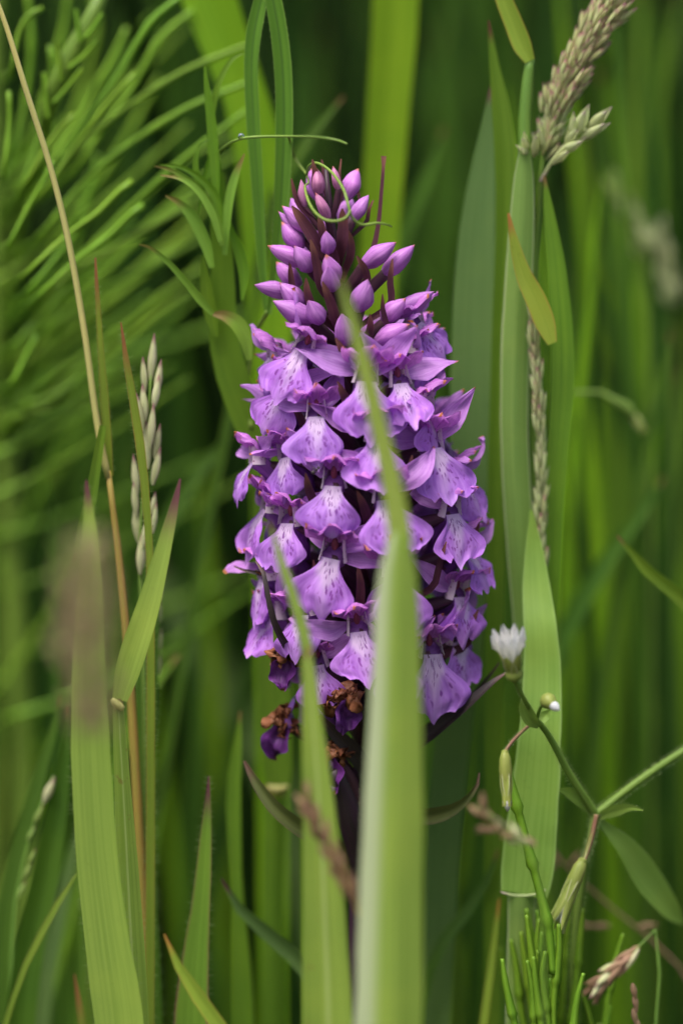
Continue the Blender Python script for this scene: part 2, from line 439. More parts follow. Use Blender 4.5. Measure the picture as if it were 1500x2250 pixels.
def blade(label, pl, Y, mat, group=None, ground=True, turn=None, fold=.14, dY=0.0, wav=.03, n=None, twist=0.0, hair=0, name='grass_leaf', parent=None, cat='grass', gshift=0.0):
    i = len(bpy.data.objects)
    if turn is None: turn = random.uniform(-.45, .45)
    pts, ws = poly(pl, Y, n or 30, dY, ground, gshift)
    me = ribbon(MB(), pts, ws, turn, fold, 6, twist, wav, i * .37).mesh(name, mat)
    o = link(name, me, parent=parent)
    if parent is None: tag(o, label, cat, group)
    if hair:
        hb = MB(); hairs(hb, pts, ws, .0005, hair * MM, random.Random(i))
        h = link('margin_hair', hb.mesh('margin_hair', m_hair), parent=o); h['kind'] = 'stuff'
    return o
def culm(pl, Y, mat, parent=None, name='stem', ground=False, n=26, ns=8, dY=0.0, flat=1.0, ridges=0, rdepth=0, gshift=0.0):
    pts, ws = poly(pl, Y, n, dY, ground, gshift)
    me = tube(MB(), pts, [x * .5 for x in ws], ns, flat, ridges, rdepth).mesh(name, mat)
    return link(name, me, parent=parent)

# ------------------------------------------------------------------ the orchid
AX = [(330, 712), (420, 720), (560, 735), (700, 755), (850, 782), (1000, 803), (1200, 815), (1400, 812), (1600, 803), (1800, 797), (2000, 792), (2250, 786)]
RR = [(330, 20), (400, 45), (480, 75), (560, 105), (650, 130), (720, 146), (800, 166), (950, 184), (1150, 212), (1300, 206), (1400, 188), (1500, 150), (1620, 110), (1800, 60)]
def interp(tab, y):
    if y <= tab[0][0]: return tab[0][1]
    for a, b in zip(tab, tab[1:]):
        if y <= b[0]: return a[1] + (b[1] - a[1]) * (y - a[0]) / (b[0] - a[0])
    return tab[-1][1]
def axis(py, Y=0.0): return P(interp(AX, py), py, Y)
orchid = thing('marsh_orchid', 'purple marsh orchid with a dense flower spike and dark stem', 'orchid', (axis(2250).x, .004, 0))
OI = Matrix.Translation(-orchid.location)
def part(name, me, mat=None, parent=orchid):
    o = link(name, me, mat, parent)
    if parent is orchid: o.matrix_local = OI
    return o
# stem
pl = [(interp(AX, y), y, wd) for y, wd in ((372, 10), (450, 16), (560, 24), (700, 30), (900, 36), (1200, 42), (1500, 46), (1800, 50), (2250, 56))]
pts, ws = poly(pl, 0.0, 44, ground=True)
part('stem', tube(MB(), pts, [x * .5 for x in ws], 12, 1, 6, .05).mesh('stem', m_ostem))

def petal(L, W, prof, ang, cup=.18, nu=6, nv=12, wavy=0.0, seed=0, mat=None, name='petal', twist=0.0, crumple=0.0):
    """petal from the origin: ang(v) is its slope from straight up (+Z) towards the front (-Y)"""
    rows = []; uvs = []; y = z = 0.0
    for i in range(nv + 1):
        v = i / nv; a = ang(v)
        if i: y -= math.sin(a) * L / nv; z += math.cos(a) * L / nv
        hw = interp(prof, v) * W * .5
        nor = Vector((0, -math.cos(a), -math.sin(a)))
        row = []; q = []
        for j in range(nu + 1):
            u = j / nu * 2 - 1
            tw = twist * v
            sx = Vector((math.cos(tw), 0, 0)) + nor * math.sin(tw)
            p = Vector((0, y, z)) + sx * (u * hw) + nor * (cup * W * (u * u) * (hw / (W * .5)))
            if wavy: p += nor * (wavy * W * noise.noise(Vector((u * 1.7 + seed, v * 3.1, seed * 2.3))) * (.25 + v))
            if crumple: p += Vector([crumple * noise.noise(Vector((u * 2.2 + seed + k * 9, v * 4, seed))) for k in range(3)])
            row.append(p * MM); q.append((j / nu, v))
        rows.append(row); uvs.append(q)
    return MB().grid(rows, uvs).mesh(name, mat)
OVATE = [(0, .30), (.12, .58), (.3, .92), (.45, 1), (.62, .9), (.8, .58), (.92, .26), (1, .05)]
LANCE = [(0, .38), (.15, .72), (.32, 1), (.5, .92), (.7, .62), (.88, .28), (1, .06)]
def lip_mesh(seed):
    r = random.Random(seed)
    HW = [(0, 1.55), (.10, 1.6), (.22, 2.1), (.36, 3.2), (.5, 4.5), (.62, 5.3), (.72, 5.65), (.81, 5.5), (.89, 5.0), (.95, 4.5), (1, 4.0)]
    k = r.uniform(.86, 1.08); tooth = r.uniform(.1, 1.7); side = r.uniform(.2, 1.5); fold = r.uniform(.06, .42); asym = r.uniform(-.16, .16)
    wide = r.uniform(.88, 1.08); nx = r.uniform(.30, .46); curl = r.uniform(-1.2, 1.6); sag = r.uniform(-.25, .25)
    rows = []; uvs = []; nu, nv = 16, 16
    for i in range(nv + 1):
        v = i / nv; row = []; q = []
        hw = interp(HW, v) * wide
        for j in range(nu + 1):
            u = j / nu * 2 - 1; au = abs(u)
            L = 9.0 * k * (1 - .13 * au ** 2.5) + tooth * math.exp(-(u / .16) ** 2) - side * math.exp(-((au - nx) / .11) ** 2) * .9 + .55 * noise.noise(Vector((u * 4, seed, 0))) + .35 * noise.noise(Vector((u * 9, seed, 4)))
            x = u * hw * (1 + asym * u) + sag * v * v * 3
            z = -v * L
            out = 1.7 * math.sin(min(1, v * 1.3) * math.pi * .5) + .5 * v - curl * max(0, v - .6) ** 2 * 5
            back = fold * hw * au ** 1.7 * (.35 + .65 * v)
            ridge = -.30 * math.exp(-(u / .10) ** 2) * math.sin(math.pi * v)
            wv = 1.25 * noise.noise(Vector((u * 2.6, v * 2.4, seed * 3.1))) * (.15 + v) * (.3 + au) + .4 * noise.noise(Vector((u * 7, v * 6, seed))) * v
            row.append(Vector((x, -out + back + ridge + wv, z)) * MM); q.append((j / nu, v))
        rows.append(row); uvs.append(q)
    return MB().grid(rows, uvs).mesh('lip', m_lip)
def throat_mesh():
    rows = []; uvs = []
    for i in range(6):
        v = i / 5; row = []; q = []
        for j in range(13):
            a = rad(-122 + 244 * j / 12); r0 = 1.85 + .35 * (1 - v) ** 2 - .2 * v
            row.append(Vector((math.sin(a) * r0, math.cos(a) * r0 * 1.1 + .9 - .5 * v, -.4 + 3.6 * v)) * MM); q.append((j / 12, v))
        rows.append(row); uvs.append(q)
    return MB().grid(rows, uvs).mesh('throat', m_throat)
def spindle(prof, L, axisdir=Vector((0, 0, 1)), ns=10, flat=1.0, bend=0.0, name='spindle', mat=None, ridges=0, rd=0.0, n=12):
    pts = []; rs = []
    for i in range(n + 1):
        t = i / n; pts.append(Vector((0, -bend * math.sin(t * 1.57) * L, t * L))); rs.append(max(interp(prof, t), 1e-5))
    return tube(MB(), pts, rs, ns, flat, ridges, rd, .8).mesh(name, mat)
LIPS = [lip_mesh(i) for i in range(18)]
THROAT = throat_mesh()
ANTHER = spindle([(0, .0004), (.3, .0006), (.7, .0005), (1, .0001)], .0020, name='column', mat=m_anther, ns=8)
def curve_ang(a0, a1, p=1.0): return lambda v: rad(a0) + (rad(a1) - rad(a0)) * v ** p
DORS = [petal(6.6, 4.7, OVATE, curve_ang(-6 + 5 * i, 112 - 8 * i, .9), .36, wavy=.16, seed=i, mat=m_hood, name='dorsal_sepal') for i in range(4)]
PETS = [petal(6.0, 3.4, OVATE, curve_ang(4 + 6 * i, 100 - 8 * i, .9), .30, wavy=.22, seed=9 + i, mat=m_hood, name='petal', twist=.25) for i in range(4)]
SEPS = [petal(10.6 - .3 * (i % 6), 3.9 + .25 * (i % 3), LANCE, curve_ang((24, 12, 2, 18, -6, 10, 0, 20)[i], (-45, 30, 70, -80, 20, -20, 55, -60)[i], 1.5), (.22, .30, .15, .25, .32, .18, .24, .2)[i], wavy=.34, seed=20 + i,
        mat=m_sepal, name='lateral_sepal', twist=(-1.1, .6, 1.4, -.4, .9, -1.5, .2, 1.1)[i]) for i in range(8)]
SPUR = tube(MB(), [Vector((0, y, z)) * MM for y, z in ((0.6, .3), (2.2, -.6), (4, -2.6), (5.4, -5), (6.2, -7.2))], [x * MM for x in (1.7, 1.75, 1.5, 1.15, .6)], 10).mesh('spur', m_spur)
WITH = [petal(6.5 + i % 3, 4.2, LANCE, curve_ang(-30 + 25 * i, 120 + 30 * i, .8), .35, nv=14, wavy=.4, seed=40 + i, mat=m_wither, name='withered_petal', twist=1.5 - i * .6, crumple=2.2) for i in range(6)]
WLIP = [petal(9, 6.5, OVATE, curve_ang(165, 195), -.5, nv=12, wavy=.35, seed=60 + i, mat=m_witherp, name='lip', twist=.4 * i, crumple=1.2) for i in range(3)]

def wpos(px, py, R=None):
    """point on the flower cylinder and its azimuth (0 = towards the camera)"""
    R = (R or interp(RR, py)); dx = px - interp(AX, py)
    s = max(-.985, min(.985, dx / R)); a = math.asin(s)
    return P(px, py, -R * math.cos(a) * K), a
fr = random.Random(11)
def ovary(parent_mat_inv, p0, py, drop, az, r0=1.25, dry=False):
    ax = axis(py + drop)
    mid = p0.lerp(ax, .5) + Vector((0, 0, .002))
    s = cr([tuple(p0 + Vector((-math.sin(az), math.cos(az), -.12)) * .0004), tuple(mid), tuple(ax)], 12)
    pts = [parent_mat_inv @ Vector(q) for q in s]
    rs = [r0 * MM * x for x in (.55, .75, .95, 1.1, 1.2, 1.2, 1.15, 1.05, .95, .85, .75, .7)]
    return tube(MB(), pts, rs, 10, 1, 6, .13, 2.2)
def flower(px, py, yaw=None, roll=0, tilt=0, s=1.0, var=None, R=None, open_=1.0, wither=False, az=None, drop=120):
    if az is None: p, a = wpos(px, py, R)
    else:
        R = R or interp(RR, py); a = rad(az); c = axis(py); p = c + Vector((math.sin(a), -math.cos(a), 0)) * R * K
    yw = a if yaw is None else rad(yaw)
    M = Matrix.Translation(p) @ Matrix.Rotation(yw, 4, 'Z') @ Matrix.Rotation(rad(tilt), 4, 'X') @ Matrix.Rotation(rad(-roll), 4, 'Y') @ Matrix.Scale(s, 4)
    Mi = M.inverted()
    body = link('flower', ovary(Mi, p, py, drop, a).mesh('flower', m_ovary), None, orchid)
    body.matrix_local = OI @ M
    var = fr.randrange(9) if var is None else var
    def sub(name, me, m=Matrix.Identity(4)):
        o = link(name, me, None, body); o.matrix_local = m; return o
    T = Matrix.Translation; Rt = Matrix.Rotation
    if wither:
        sub('lip', WLIP[var % 3], Matrix.Scale(.72, 4) @ T(Vector((0, 0, 0))) @ Rt(rad(fr.uniform(-20, 20)), 4, 'Y'))
        for k in range(5):
            sub('withered_petal', WITH[(var + k) % 6], T(Vector((fr.uniform(-.001, .001), 0, .001))) @ Rt(rad(fr.uniform(-70, 70)), 4, 'Y') @ Rt(rad(fr.uniform(0, 360)), 4, 'Z') @ Matrix.Scale(fr.uniform(.55, .8), 4))
        return body
    sub('lip', LIPS[(var + 9 * fr.randrange(2)) % 18], Rt(rad(fr.uniform(-16, 8)), 4, 'X') @ Rt(rad(fr.uniform(-7, 7)), 4, 'Y'))
    sub('throat', THROAT)
    sub('column', ANTHER, T(Vector((0, .0014, .0012))) @ Rt(rad(14), 4, 'X'))
    sub('spur', SPUR)
    sub('dorsal_sepal', DORS[var % 4], T(Vector((0, .0012, .0024))) @ Rt(rad(fr.uniform(-10, 10)), 4, 'Y'))
    for sg in (-1, 1):
        sub('petal', PETS[(var + (sg > 0)) % 4], T(Vector((sg * .0012, .0012, .0024))) @ Rt(rad(sg * fr.uniform(8, 24)), 4, 'Y') @ Rt(rad(sg * fr.uniform(18, 40)), 4, 'Z'))
        sub('lateral_sepal', SEPS[(var * 2 + fr.randrange(8)) % 8],
            T(Vector((sg * .0015, .0014, .0015))) @ Rt(rad(sg * fr.uniform(22, 82) * open_), 4, 'Y') @ Rt(rad(fr.uniform(-42, 8) if abs(yw) < .7 else fr.uniform(-10, 60)), 4, 'X') @ Rt(rad(sg * fr.uniform(-25, 45)), 4, 'Z') @ Matrix.Scale(1.0 if abs(yw) < .7 else fr.uniform(.66, .9), 4))
    return body
FL = [  # throat px, py, yaw, roll of the lip (+ swings to the picture's right), tilt, size, lip shape
    (655, 772, -22, -24, 0, .98, 0), (580, 790, -72, -10, 0, .95, 1), (930, 712, 58, 12, 5, .86, 2), (936, 770, 62, 8, 0, .9, 3),
    (889, 842, 14, 8, 0, 1.02, 4), (806, 838, 2, -4, 0, 1.08, 5), (694, 915, -6, 2, 0, 1.0, 6), (618, 858, -42, -12, 0, .95, 7),
    (952, 898, 55, 10, 0, .98, 8), (830, 962, 3, 4, 0, 1.06, 0), (955, 985, 26, 4, 0, 1.05, 1), (632, 1005, -38, 4, 0, .92, 2),
    (562, 1015, -78, 0, 0, .92, 3), (735, 1068, -4, -4, 0, 1.02, 4), (846, 1098, 4, 2, 0, 1.08, 5), (588, 1120, -66, -4, 0, .95, 6),
    (636, 1150, -40, 0, 0, .95, 7), (988, 1130, 38, 6, 0, .98, 8), (1010, 1050, 64, 10, 0, .95, 4), (732, 1228, -6, -9, 0, 1.12, 3), (866, 1258, 6, 4, 0, 1.08, 6),
    (1004, 1312, 34, -6, 0, 1.05, 1), (1020, 1210, 62, 8, 0, .95, 7), (790, 1388, 2, 6, 0, 1.0, 8), (945, 1438, 16, 8, 0, 1.08, 2), (584, 1268, -68, -6, 0, .95, 4),
    (668, 1352, -28, 10, 0, 1.02, 5), (606, 1355, -62, -4, 0, .9, 0), (700, 1462, -20, 6, 0, .9, 3), (868, 1450, 10, 0, 0, .9, 6), (1000, 1410, 44, 10, 0, .85, 1)]
for f in FL: flower(interp(AX, f[1]) + (f[0] - interp(AX, f[1])) * (.93 if f[1] < 900 else .98 if f[1] < 1000 else 1.03), f[1], f[2] + fr.uniform(-7, 7), f[3] + fr.uniform(-5, 5), fr.uniform(-8, 8), f[5] * fr.uniform(.93, 1.05), f[6])
k = 0
for py in range(760, 1480, 100):                                    # the far side of the spike
    for j in range(4):
        flower(0, py + 18 * j, None, fr.uniform(-10, 10), 0, fr.uniform(.9, 1.05), None, az=115 + 44 * j + 21 * (k % 2))
    k += 1
for px, py, yaw, v in ((634, 1438, -20, 0), (768, 1536, 5, 1), (622, 1592, -15, 2), (728, 1664, -10, 0)):
    flower(px, py, yaw, 0, 0, 1.0, v, R=interp(RR, py) + 25, wither=True, drop=140)
# buds
BUDP = [(0, .42), (.12, .72), (.3, .97), (.48, 1), (.66, .82), (.82, .5), (.93, .2), (1, .02)]
def bud_mesh(seed, mat):
    r = random.Random(seed); rows = []; uvs = []; n, ns = 14, 12
    for i in range(n + 1):
        t = i / n; rr = interp(BUDP, t); row = []; q = []
        for j in range(ns):
            a = 2 * math.pi * j / ns
            g = 1 - .22 * max(0, math.cos(3 * a + seed)) ** 8 + .12 * noise.noise(Vector((math.cos(a), math.sin(a), t * 3 + seed)))
            row.append(Vector((math.cos(a) * rr * g * .5, math.sin(a) * rr * g * .5 - .16 * math.sin(t * 3.1), t))); q.append((j / ns, t))
        rows.append(row); uvs.append(q)
    rows.insert(0, [Vector((0, 0, 0))] * ns); uvs.insert(0, uvs[0])
    return MB().grid(rows, uvs, closed=True).mesh('bud', mat)
BUDS = [bud_mesh(i, m_bud) for i in range(4)]; PBUDS = [bud_mesh(10 + i, m_budpink) for i in range(3)]
def bud(tip, base, wd, front=0.0, pink=False, i=0, drop=75):
    """tip and base in photo pixels, width in pixels; front = how far (px) the tip leans out to the camera"""
    R = interp(RR, (tip[1] + base[1]) / 2)
    def yy(q, f):
        dx = q[0] - interp(AX, q[1]); r = R * f; return -math.sqrt(max(r * r - dx * dx, (r * .25) ** 2)) * K
    Yb = yy(base, .72); b = P(*base, Yb); t = P(*tip, Yb - front * K)
    d = t - b; L = d.length; z = d.normalized(); x = Vector((0, 1, 0)).cross(z)
    x = x.normalized() if x.length > .05 else Vector((1, 0, 0)); y = z.cross(x)
    Rm = Matrix((x, y, z)).transposed().to_4x4(); wm = wd * K
    M = Matrix.Translation(b) @ Rm @ Matrix.Diagonal((wm, wm, L, 1))
    o = link('bud', (PBUDS if pink else BUDS)[i % (3 if pink else 4)], None, orchid); o.matrix_local = OI @ M
    a = axis(base[1] + drop); s = cr([tuple(b + z * L * .08), tuple(b.lerp(a, .5) + Vector((0, 0, -.0004))), tuple(a)], 9)
    Mi = M.inverted()
    me = tube(MB(), [Vector(q) for q in s], [wm * .5 * f for f in (.62, .6, .62, .64, .62, .58, .5, .45, .4)], 9, 1, 6, .1, 2).mesh('ovary', m_ovary)
    for vtx in me.vertices: vtx.co = Mi @ vtx.co
    link('ovary', me, None, o)
BD = [((702, 366), (700, 428), 32, 6, 1), ((659, 390), (669, 458), 26, 0, 1), ((736, 370), (744, 418), 22, 0, 1), ((696, 424), (722, 482), 32, 14, 1),
      ((814, 432), (772, 486), 40, 0, 0), ((617, 448), (684, 512), 42, 0, 0), ((612, 465), (660, 520), 24, 0, 0), ((716, 505), (722, 556), 42, 34, 0),
      ((585, 534), (676, 580), 46, 0, 0), ((866, 526), (796, 584), 46, 8, 0), ((906, 540), (842, 606), 44, 0, 0), ((716, 556), (736, 620), 56, 44, 0),
      ((557, 627), (646, 644), 46, 0, 0), ((601, 662), (690, 706), 52, 20, 0), ((806, 616), (786, 682), 56, 44, 0), ((955, 638), (862, 694), 56, 4, 0),
      ((746, 692), (764, 756), 56, 50, 0), ((905, 706), (826, 752), 50, 20, 0), ((678, 560), (640, 548), 18, 0, 0), ((690, 690), (672, 740), 34, 10, 0)]
for i, b in enumerate(BD): bud((b[0][0] + fr.uniform(-6, 6), b[0][1] + fr.uniform(-6, 6)), b[1], b[2] * fr.uniform(.8, .98), b[3], bool(b[4]), i)
br = random.Random(5)
for j, py in enumerate((440, 500, 545, 590, 630, 668, 700)):           # buds on the far side of the tip
    for q in range(2):
        a = rad(120 + 90 * q + 35 * j); R = interp(RR, py) * K; c = axis(py)
        b = c + Vector((math.sin(a), -math.cos(a), 0)) * R * .7; t = c + Vector((math.sin(a), -math.cos(a), 0)) * R * 1.15 + Vector((0, 0, .0045))
        d = t - b; z = d.normalized(); x = Vector((0, 1, 0)).cross(z).normalized(); y = z.cross(x)
        o = link('bud', BUDS[j % 4], None, orchid); o.matrix_local = OI @ Matrix.Translation(b) @ Matrix((x, y, z)).transposed().to_4x4() @ Matrix.Diagonal((.0036, .0036, .006, 1))
        s = cr([tuple(b + z * .0004), tuple(axis(py + 75))], 6); Mi = (OI @ o.matrix_local).inverted(); Mi = (OI.inverted() @ o.matrix_local).inverted()
        me = tube(MB(), [Mi @ Vector(p) for p in s], [.3] * 6, 8).mesh('ovary', m_ovary); link('ovary', me, None, o)
# bracts
def bract(pl, Ys, mat=m_obract, name='bract', turn=None, fold=.2, n=14):
    rows = [(x, y, wd, Yq) for (x, y, wd), Yq in zip(pl, Ys)]
    pts, ws = poly(rows, 0, n)
    part(name, ribbon(MB(), pts, ws, turn if turn is not None else br.uniform(-.4, .4), fold, 6, br.uniform(-.4, .4), .05, br.random() * 20).mesh(name, mat))
def fbract(tip, base, wd, Yt, mat=m_obract, bow=0.0):
    wd *= .78; bow = br.uniform(-5, 5)
    mx, my = (tip[0] + base[0]) / 2 + bow, (tip[1] + base[1]) / 2
    a = interp(AX, base[1] + 70)
    bract([(tip[0], tip[1], 3), (tip[0] * .72 + mx * .28, tip[1] * .72 + my * .28, wd * .5), (mx, my, wd * .9), (base[0], base[1], wd), ((base[0] + a) / 2, base[1] + 35, wd * .8), (a, base[1] + 70, wd * .5)],
          [Yt * MM, Yt * MM, Yt * .92 * MM, Yt * .8 * MM, Yt * .45 * MM, 0], mat)
for tip, base, wd, Yt in [((682, 526), (706, 628), 28, -9), ((708, 618), (738, 700), 30, -11), ((737, 742), (762, 806), 26, -13), ((741, 838), (772, 905), 28, -14),
        ((671, 1040), (692, 1104), 26, -15), ((783, 1078), (808, 1146), 28, -16), ((641, 452), (694, 532), 36, -6), ((636, 576), (648, 648), 20, -5), ((640, 392), (658, 452), 14, -2),
        ((862, 568), (858, 668), 20, -7), ((783, 562), (806, 612), 22, -10), ((840, 646), (848, 720), 16, -10), ((749, 349), (752, 424), 10, 0), ((686, 350), (692, 410), 20, -3),
        ((706, 350), (712, 405), 14, 1), ((752, 458), (752, 530), 32, -6), ((787, 396), (790, 450), 9, 1), ((820, 440), (806, 486), 12, 0), ((786, 1240), (792, 1330), 26, -14), ((980, 1190), (950, 1290), 20, -12),
        ((1052, 1145), (1030, 1225), 18, -3), ((770, 1160), (790, 1230), 24, -13), ((905, 1000), (900, 1070), 24, -12), ((688, 1230), (700, 1290), 20, -12), ((722, 520), (738, 580), 26, -7),
        ((760, 500), (770, 560), 24, -4), ((700, 470), (712, 530), 24, -5), ((672, 610), (690, 680), 24, -6), ((812, 690), (806, 750), 24, -10), ((640, 880), (676, 950), 22, -9), ((1050, 1340), (1020, 1420), 26, -5)]:
    fbract(tip, base, wd, Yt)
bract([(843, 343, 12), (843, 352, 8), (838, 420, 8), (830, 500, 10), (815, 560, 14), (770, 620, 14)], [-.001, -.001, -.001, -.001, -.001, 0], m_obract)
bract([(514, 1244, 3), (545, 1256, 7), (585, 1262, 12), (640, 1290, 16), (815, 1380, 18)], [-.003, -.004, -.004, -.003, 0], m_obractd)
bract([(562, 1232, 3), (580, 1262, 10), (592, 1330, 12), (612, 1390, 16), (660, 1450, 18), (812, 1500, 18)], [-.012, -.014, -.015, -.014, -.008, 0], m_obractd)
bract([(1112, 1478, 4), (1080, 1500, 12), (1040, 1535, 20), (985, 1580, 28), (925, 1625, 34), (800, 1700, 30)], [-.006, -.007, -.007, -.006, -.004, 0], m_obractd, turn=.5)
bract([(1096, 1455, 3), (1070, 1490, 8), (1020, 1545, 14), (960, 1585, 18), (900, 1620, 24), (802, 1670, 26)], [.002, .002, .002, .001, 0, 0], m_obractd, turn=-.5)
bract([(700, 1572, 10), (730, 1605, 26), (775, 1650, 38), (806, 1700, 36), (800, 1780, 30)], [-.010, -.009, -.007, -.004, 0], m_obractd)
bract([(803, 1468, 5), (812, 1510, 22), (812, 1570, 26), (806, 1640, 28), (802, 1700, 26)], [-.011, -.010, -.009, -.006, 0], m_obractg)
bract([(537, 1672, 6), (560, 1715, 20), (600, 1770, 30), (650, 1812, 36), (720, 1850, 38), (797, 1895, 36)], [-.004, -.005, -.006, -.006, -.004, 0], m_obractg, turn=.35, name='leaf')
bract([(1052, 1698, 3), (1045, 1730, 9), (1010, 1768, 20), (965, 1788, 34), (900, 1800, 34), (797, 1850, 30)], [-.006, -.007, -.007, -.006, -.003, 0], m_obractg, turn=-.4, name='leaf')
# swollen ovary low on the stem below the last withered flower
pts, ws = poly([(728, 1690, 40, -.008), (745, 1730, 50, -.007), (765, 1790, 60, -.005), (785, 1860, 56, -.002), (795, 1930, 40, 0)], 0, 14)
part('seed_capsule', tube(MB(), pts, [x * .5 for x in ws], 12, 1, 6, .08, 1.2).mesh('seed_capsule', m_ostem))

# ------------------------------------------------------------------ ant on a lip
def make_ant():
    p = P(694, 1034, -.0172)
    o = link('ant', None); o.location = p
    tag(o, 'tiny black ant on the edge of a purple orchid lip', 'insect')
    def ball(name, c, r):
        c = Vector(c) * MM; r = Vector(r) * MM; rows = []; uvs = []
        for i in range(7):
            t = math.pi * i / 6
            rows.append([c + Vector((r.x * math.sin(t) * math.cos(a * math.pi / 4), r.y * math.sin(t) * math.sin(a * math.pi / 4), r.z * math.cos(t))) for a in range(8)])
            uvs.append([(a / 8, i / 6) for a in range(8)])
        return link(name, MB().grid(rows, uvs, closed=True).mesh(name, m_black), None, o)
    ball('abdomen', (-.45, 0, -.35), (.42, .3, .38)); ball('thorax', (.1, 0, .1), (.26, .2, .3)); ball('head', (.45, -.02, .5), (.24, .2, .24))
    for k in range(6):
        sg = 1 if k % 2 else -1; b = Vector((.05 + .1 * (k // 2), 0, .05 + .1 * (k // 2)))
        pts = [b, b + Vector((sg * .5, -.2, .35)), b + Vector((sg * .8, .2, -.2 + .3 * (k // 2)))]
        link('leg', tube(MB(), [q * MM for q in pts], [.00005] * 3, 5).mesh('leg', m_black), None, o)
    for sg in (-1, 1):
        pts = [Vector((.5, 0, .6)), Vector((.5 + .5 * sg, -.1, 1.1)), Vector((.9 + .6 * sg, -.1, 1.2))]
        link('antenna', tube(MB(), [q * MM for q in pts], [.00005] * 3, 5).mesh('antenna', m_black), None, o)
make_ant()

# ------------------------------------------------------------------ grass: foreground and focal plane
MMm = MM
def shoot(label, loc, cat='grass'): return thing('grass_shoot', label, cat, loc)
# tall pale shoot crossing in front of the spike
s = thing('grass_shoot', 'broad pale lime grass shoot crossing in front of the orchid spike', 'grass')
blade('', [(744, 598, 5), (764, 670, 20), (792, 770, 32), (822, 890, 38), (850, 1010, 42), (868, 1100, 48), (878, 1180, 52), (874, 1215, 56)], -.066, m_lime, parent=s, ground=False, turn=.25, name='leaf_blade', fold=.1)
blade('', [(878, 1172, 40), (875, 1215, 66), (873, 1300, 92), (871, 1500, 110), (866, 1750, 130), (860, 2000, 142), (855, 2250, 150)], -.067, m_limeband, parent=s, turn=-.12, name='sheath', fold=-.16, n=40)
s = thing('grass_shoot', 'slender lime grass shoot in front of the spike, bent at a pale joint', 'grass')
blade('', [(590, 1145, 4), (612, 1215, 16), (640, 1300, 22), (662, 1375, 26), (674, 1432, 28)], -.050, m_lime, parent=s, ground=False, turn=-.3, name='leaf_blade')
blade('', [(672, 1420, 24), (678, 1470, 30), (684, 1560, 40), (694, 1680, 58), (704, 1820, 76), (712, 2000, 92), (720, 2250, 110)], -.050, m_lime, parent=s, turn=.15, name='sheath', fold=.16, n=36)
# left: wide blade under the blurred head
blade('wide lime grass blade with a purple tip behind the fuzzy brown head', [(190, 1055, 5), (196, 1130, 24), (200, 1230, 46), (198, 1360, 64), (196, 1500, 78), (202, 1700, 88), (214, 1880, 92), (234, 2050, 98), (262, 2250, 110)], -.026, leaf('purple tipped wide blade', LIME, LIME2, tip=PURP, tipx=.07), turn=.1, fold=.10, n=44, hair=1.3)
s = thing('grass_shoot', 'lime grass shoot whose leaf bends off to a purple tip at a pale collar', 'grass')
blade('', [(396, 1052, 4), (386, 1100, 16), (366, 1180, 30), (338, 1290, 46), (308, 1390, 56), (282, 1470, 56), (264, 1538, 34)], -.018, leaf('lime leaf purple tip', LIME, LIME2, tip=PURP, tipx=.13), parent=s, ground=False, turn=.2, name='leaf_blade', fold=.08)
blade('', [(260, 1535, 22), (264, 1620, 30), (272, 1760, 38), (282, 1950, 54), (296, 2250, 66)], -.018, m_lime, parent=s, turn=-.1, name='sheath', fold=-.22, n=30)
culm([(246, 1536, 10), (258, 1548, 20), (272, 1558, 12)], -.0185, m_straw, s, 'collar', n=6)
# straw and its brown culm
s = thing('grass_shoot', 'dry straw coloured grass stalk leaning over a brown culm', 'grass')
culm([(-60, -110, 10), (0, 18, 11), (60, 205, 13), (112, 370, 13), (150, 525, 14), (186, 730, 14), (214, 930, 15), (238, 1050, 15)], .002, m_straw, s, 'straw', n=40)
culm([(238, 1035, 12), (262, 1230, 17), (286, 1500, 20), (304, 1800, 22), (326, 2250, 24)], .002, m_brownstem, s, 'culm', ground=True, n=40)
blade('', [(210, 566, 4), (214, 640, 9), (224, 790, 14), (234, 930, 20), (240, 1045, 20)], .003, m_rustedge, parent=s, ground=False, turn=.5, name='leaf_blade', hair=.8)
blade('', [(163, 1235, 5), (180, 1170, 22), (198, 1100, 26), (212, 1020, 22), (226, 935, 14)], .000, m_fresh, parent=s, ground=False, turn=.3, name='leaf_blade')
blade('narrow rust edged grass leaf standing against the pale ear', [(266, 708, 3), (276, 780, 12), (292, 870, 18), (308, 970, 20), (320, 1080, 18), (330, 1230, 16), (332, 1500, 18), (330, 2250, 20)], -.004, m_rustedge, turn=.45, hair=1.0, n=40)
blade('hairy mid green grass leaf with a wavy margin beside the brown culm', [(338, 1240, 14), (334, 1330, 34), (326, 1450, 46), (322, 1600, 48), (318, 1720, 44), (326, 1810, 34), (326, 1960, 36), (338, 2250, 40)], .010, m_mid, turn=.2, fold=.08, wav=.08, n=44, hair=1.2)
blade('short upright grass blade with a purple tip and reddish margins', [(459, 1705, 3), (456, 1780, 16), (450, 1880, 30), (442, 1990, 40), (430, 2100, 58), (420, 2250, 76)], -.002, m_purptip, turn=.15, fold=.12, n=34, hair=1.2)
blade('small yellowing grass tip slanting across the purple tipped blade', [(361, 2052, 3), (380, 2100, 14), (410, 2150, 24), (446, 2205, 32), (500, 2290, 36)], -.034, m_yellow, turn=.2)
blade('grey green grass leaf arching down from left behind the slender shoot', [(486, 1930, 3), (506, 1970, 14), (545, 2015, 26), (600, 2060, 32), (665, 2120, 36), (720, 2200, 34)], .006, m_blue, turn=.5)
blade('fresh green grass blade tapering up between the purple tip and the spike', [(528, 1562, 3), (522, 1640, 20), (514, 1740, 33), (516, 1850, 30), (522, 1960, 24), (530, 2100, 40), (536, 2250, 46)], .016, m_fresh, turn=.3, n=36)
s = thing('grass_shoot', 'tall green grass shoot with a jointed sheath close behind the spike', 'grass')
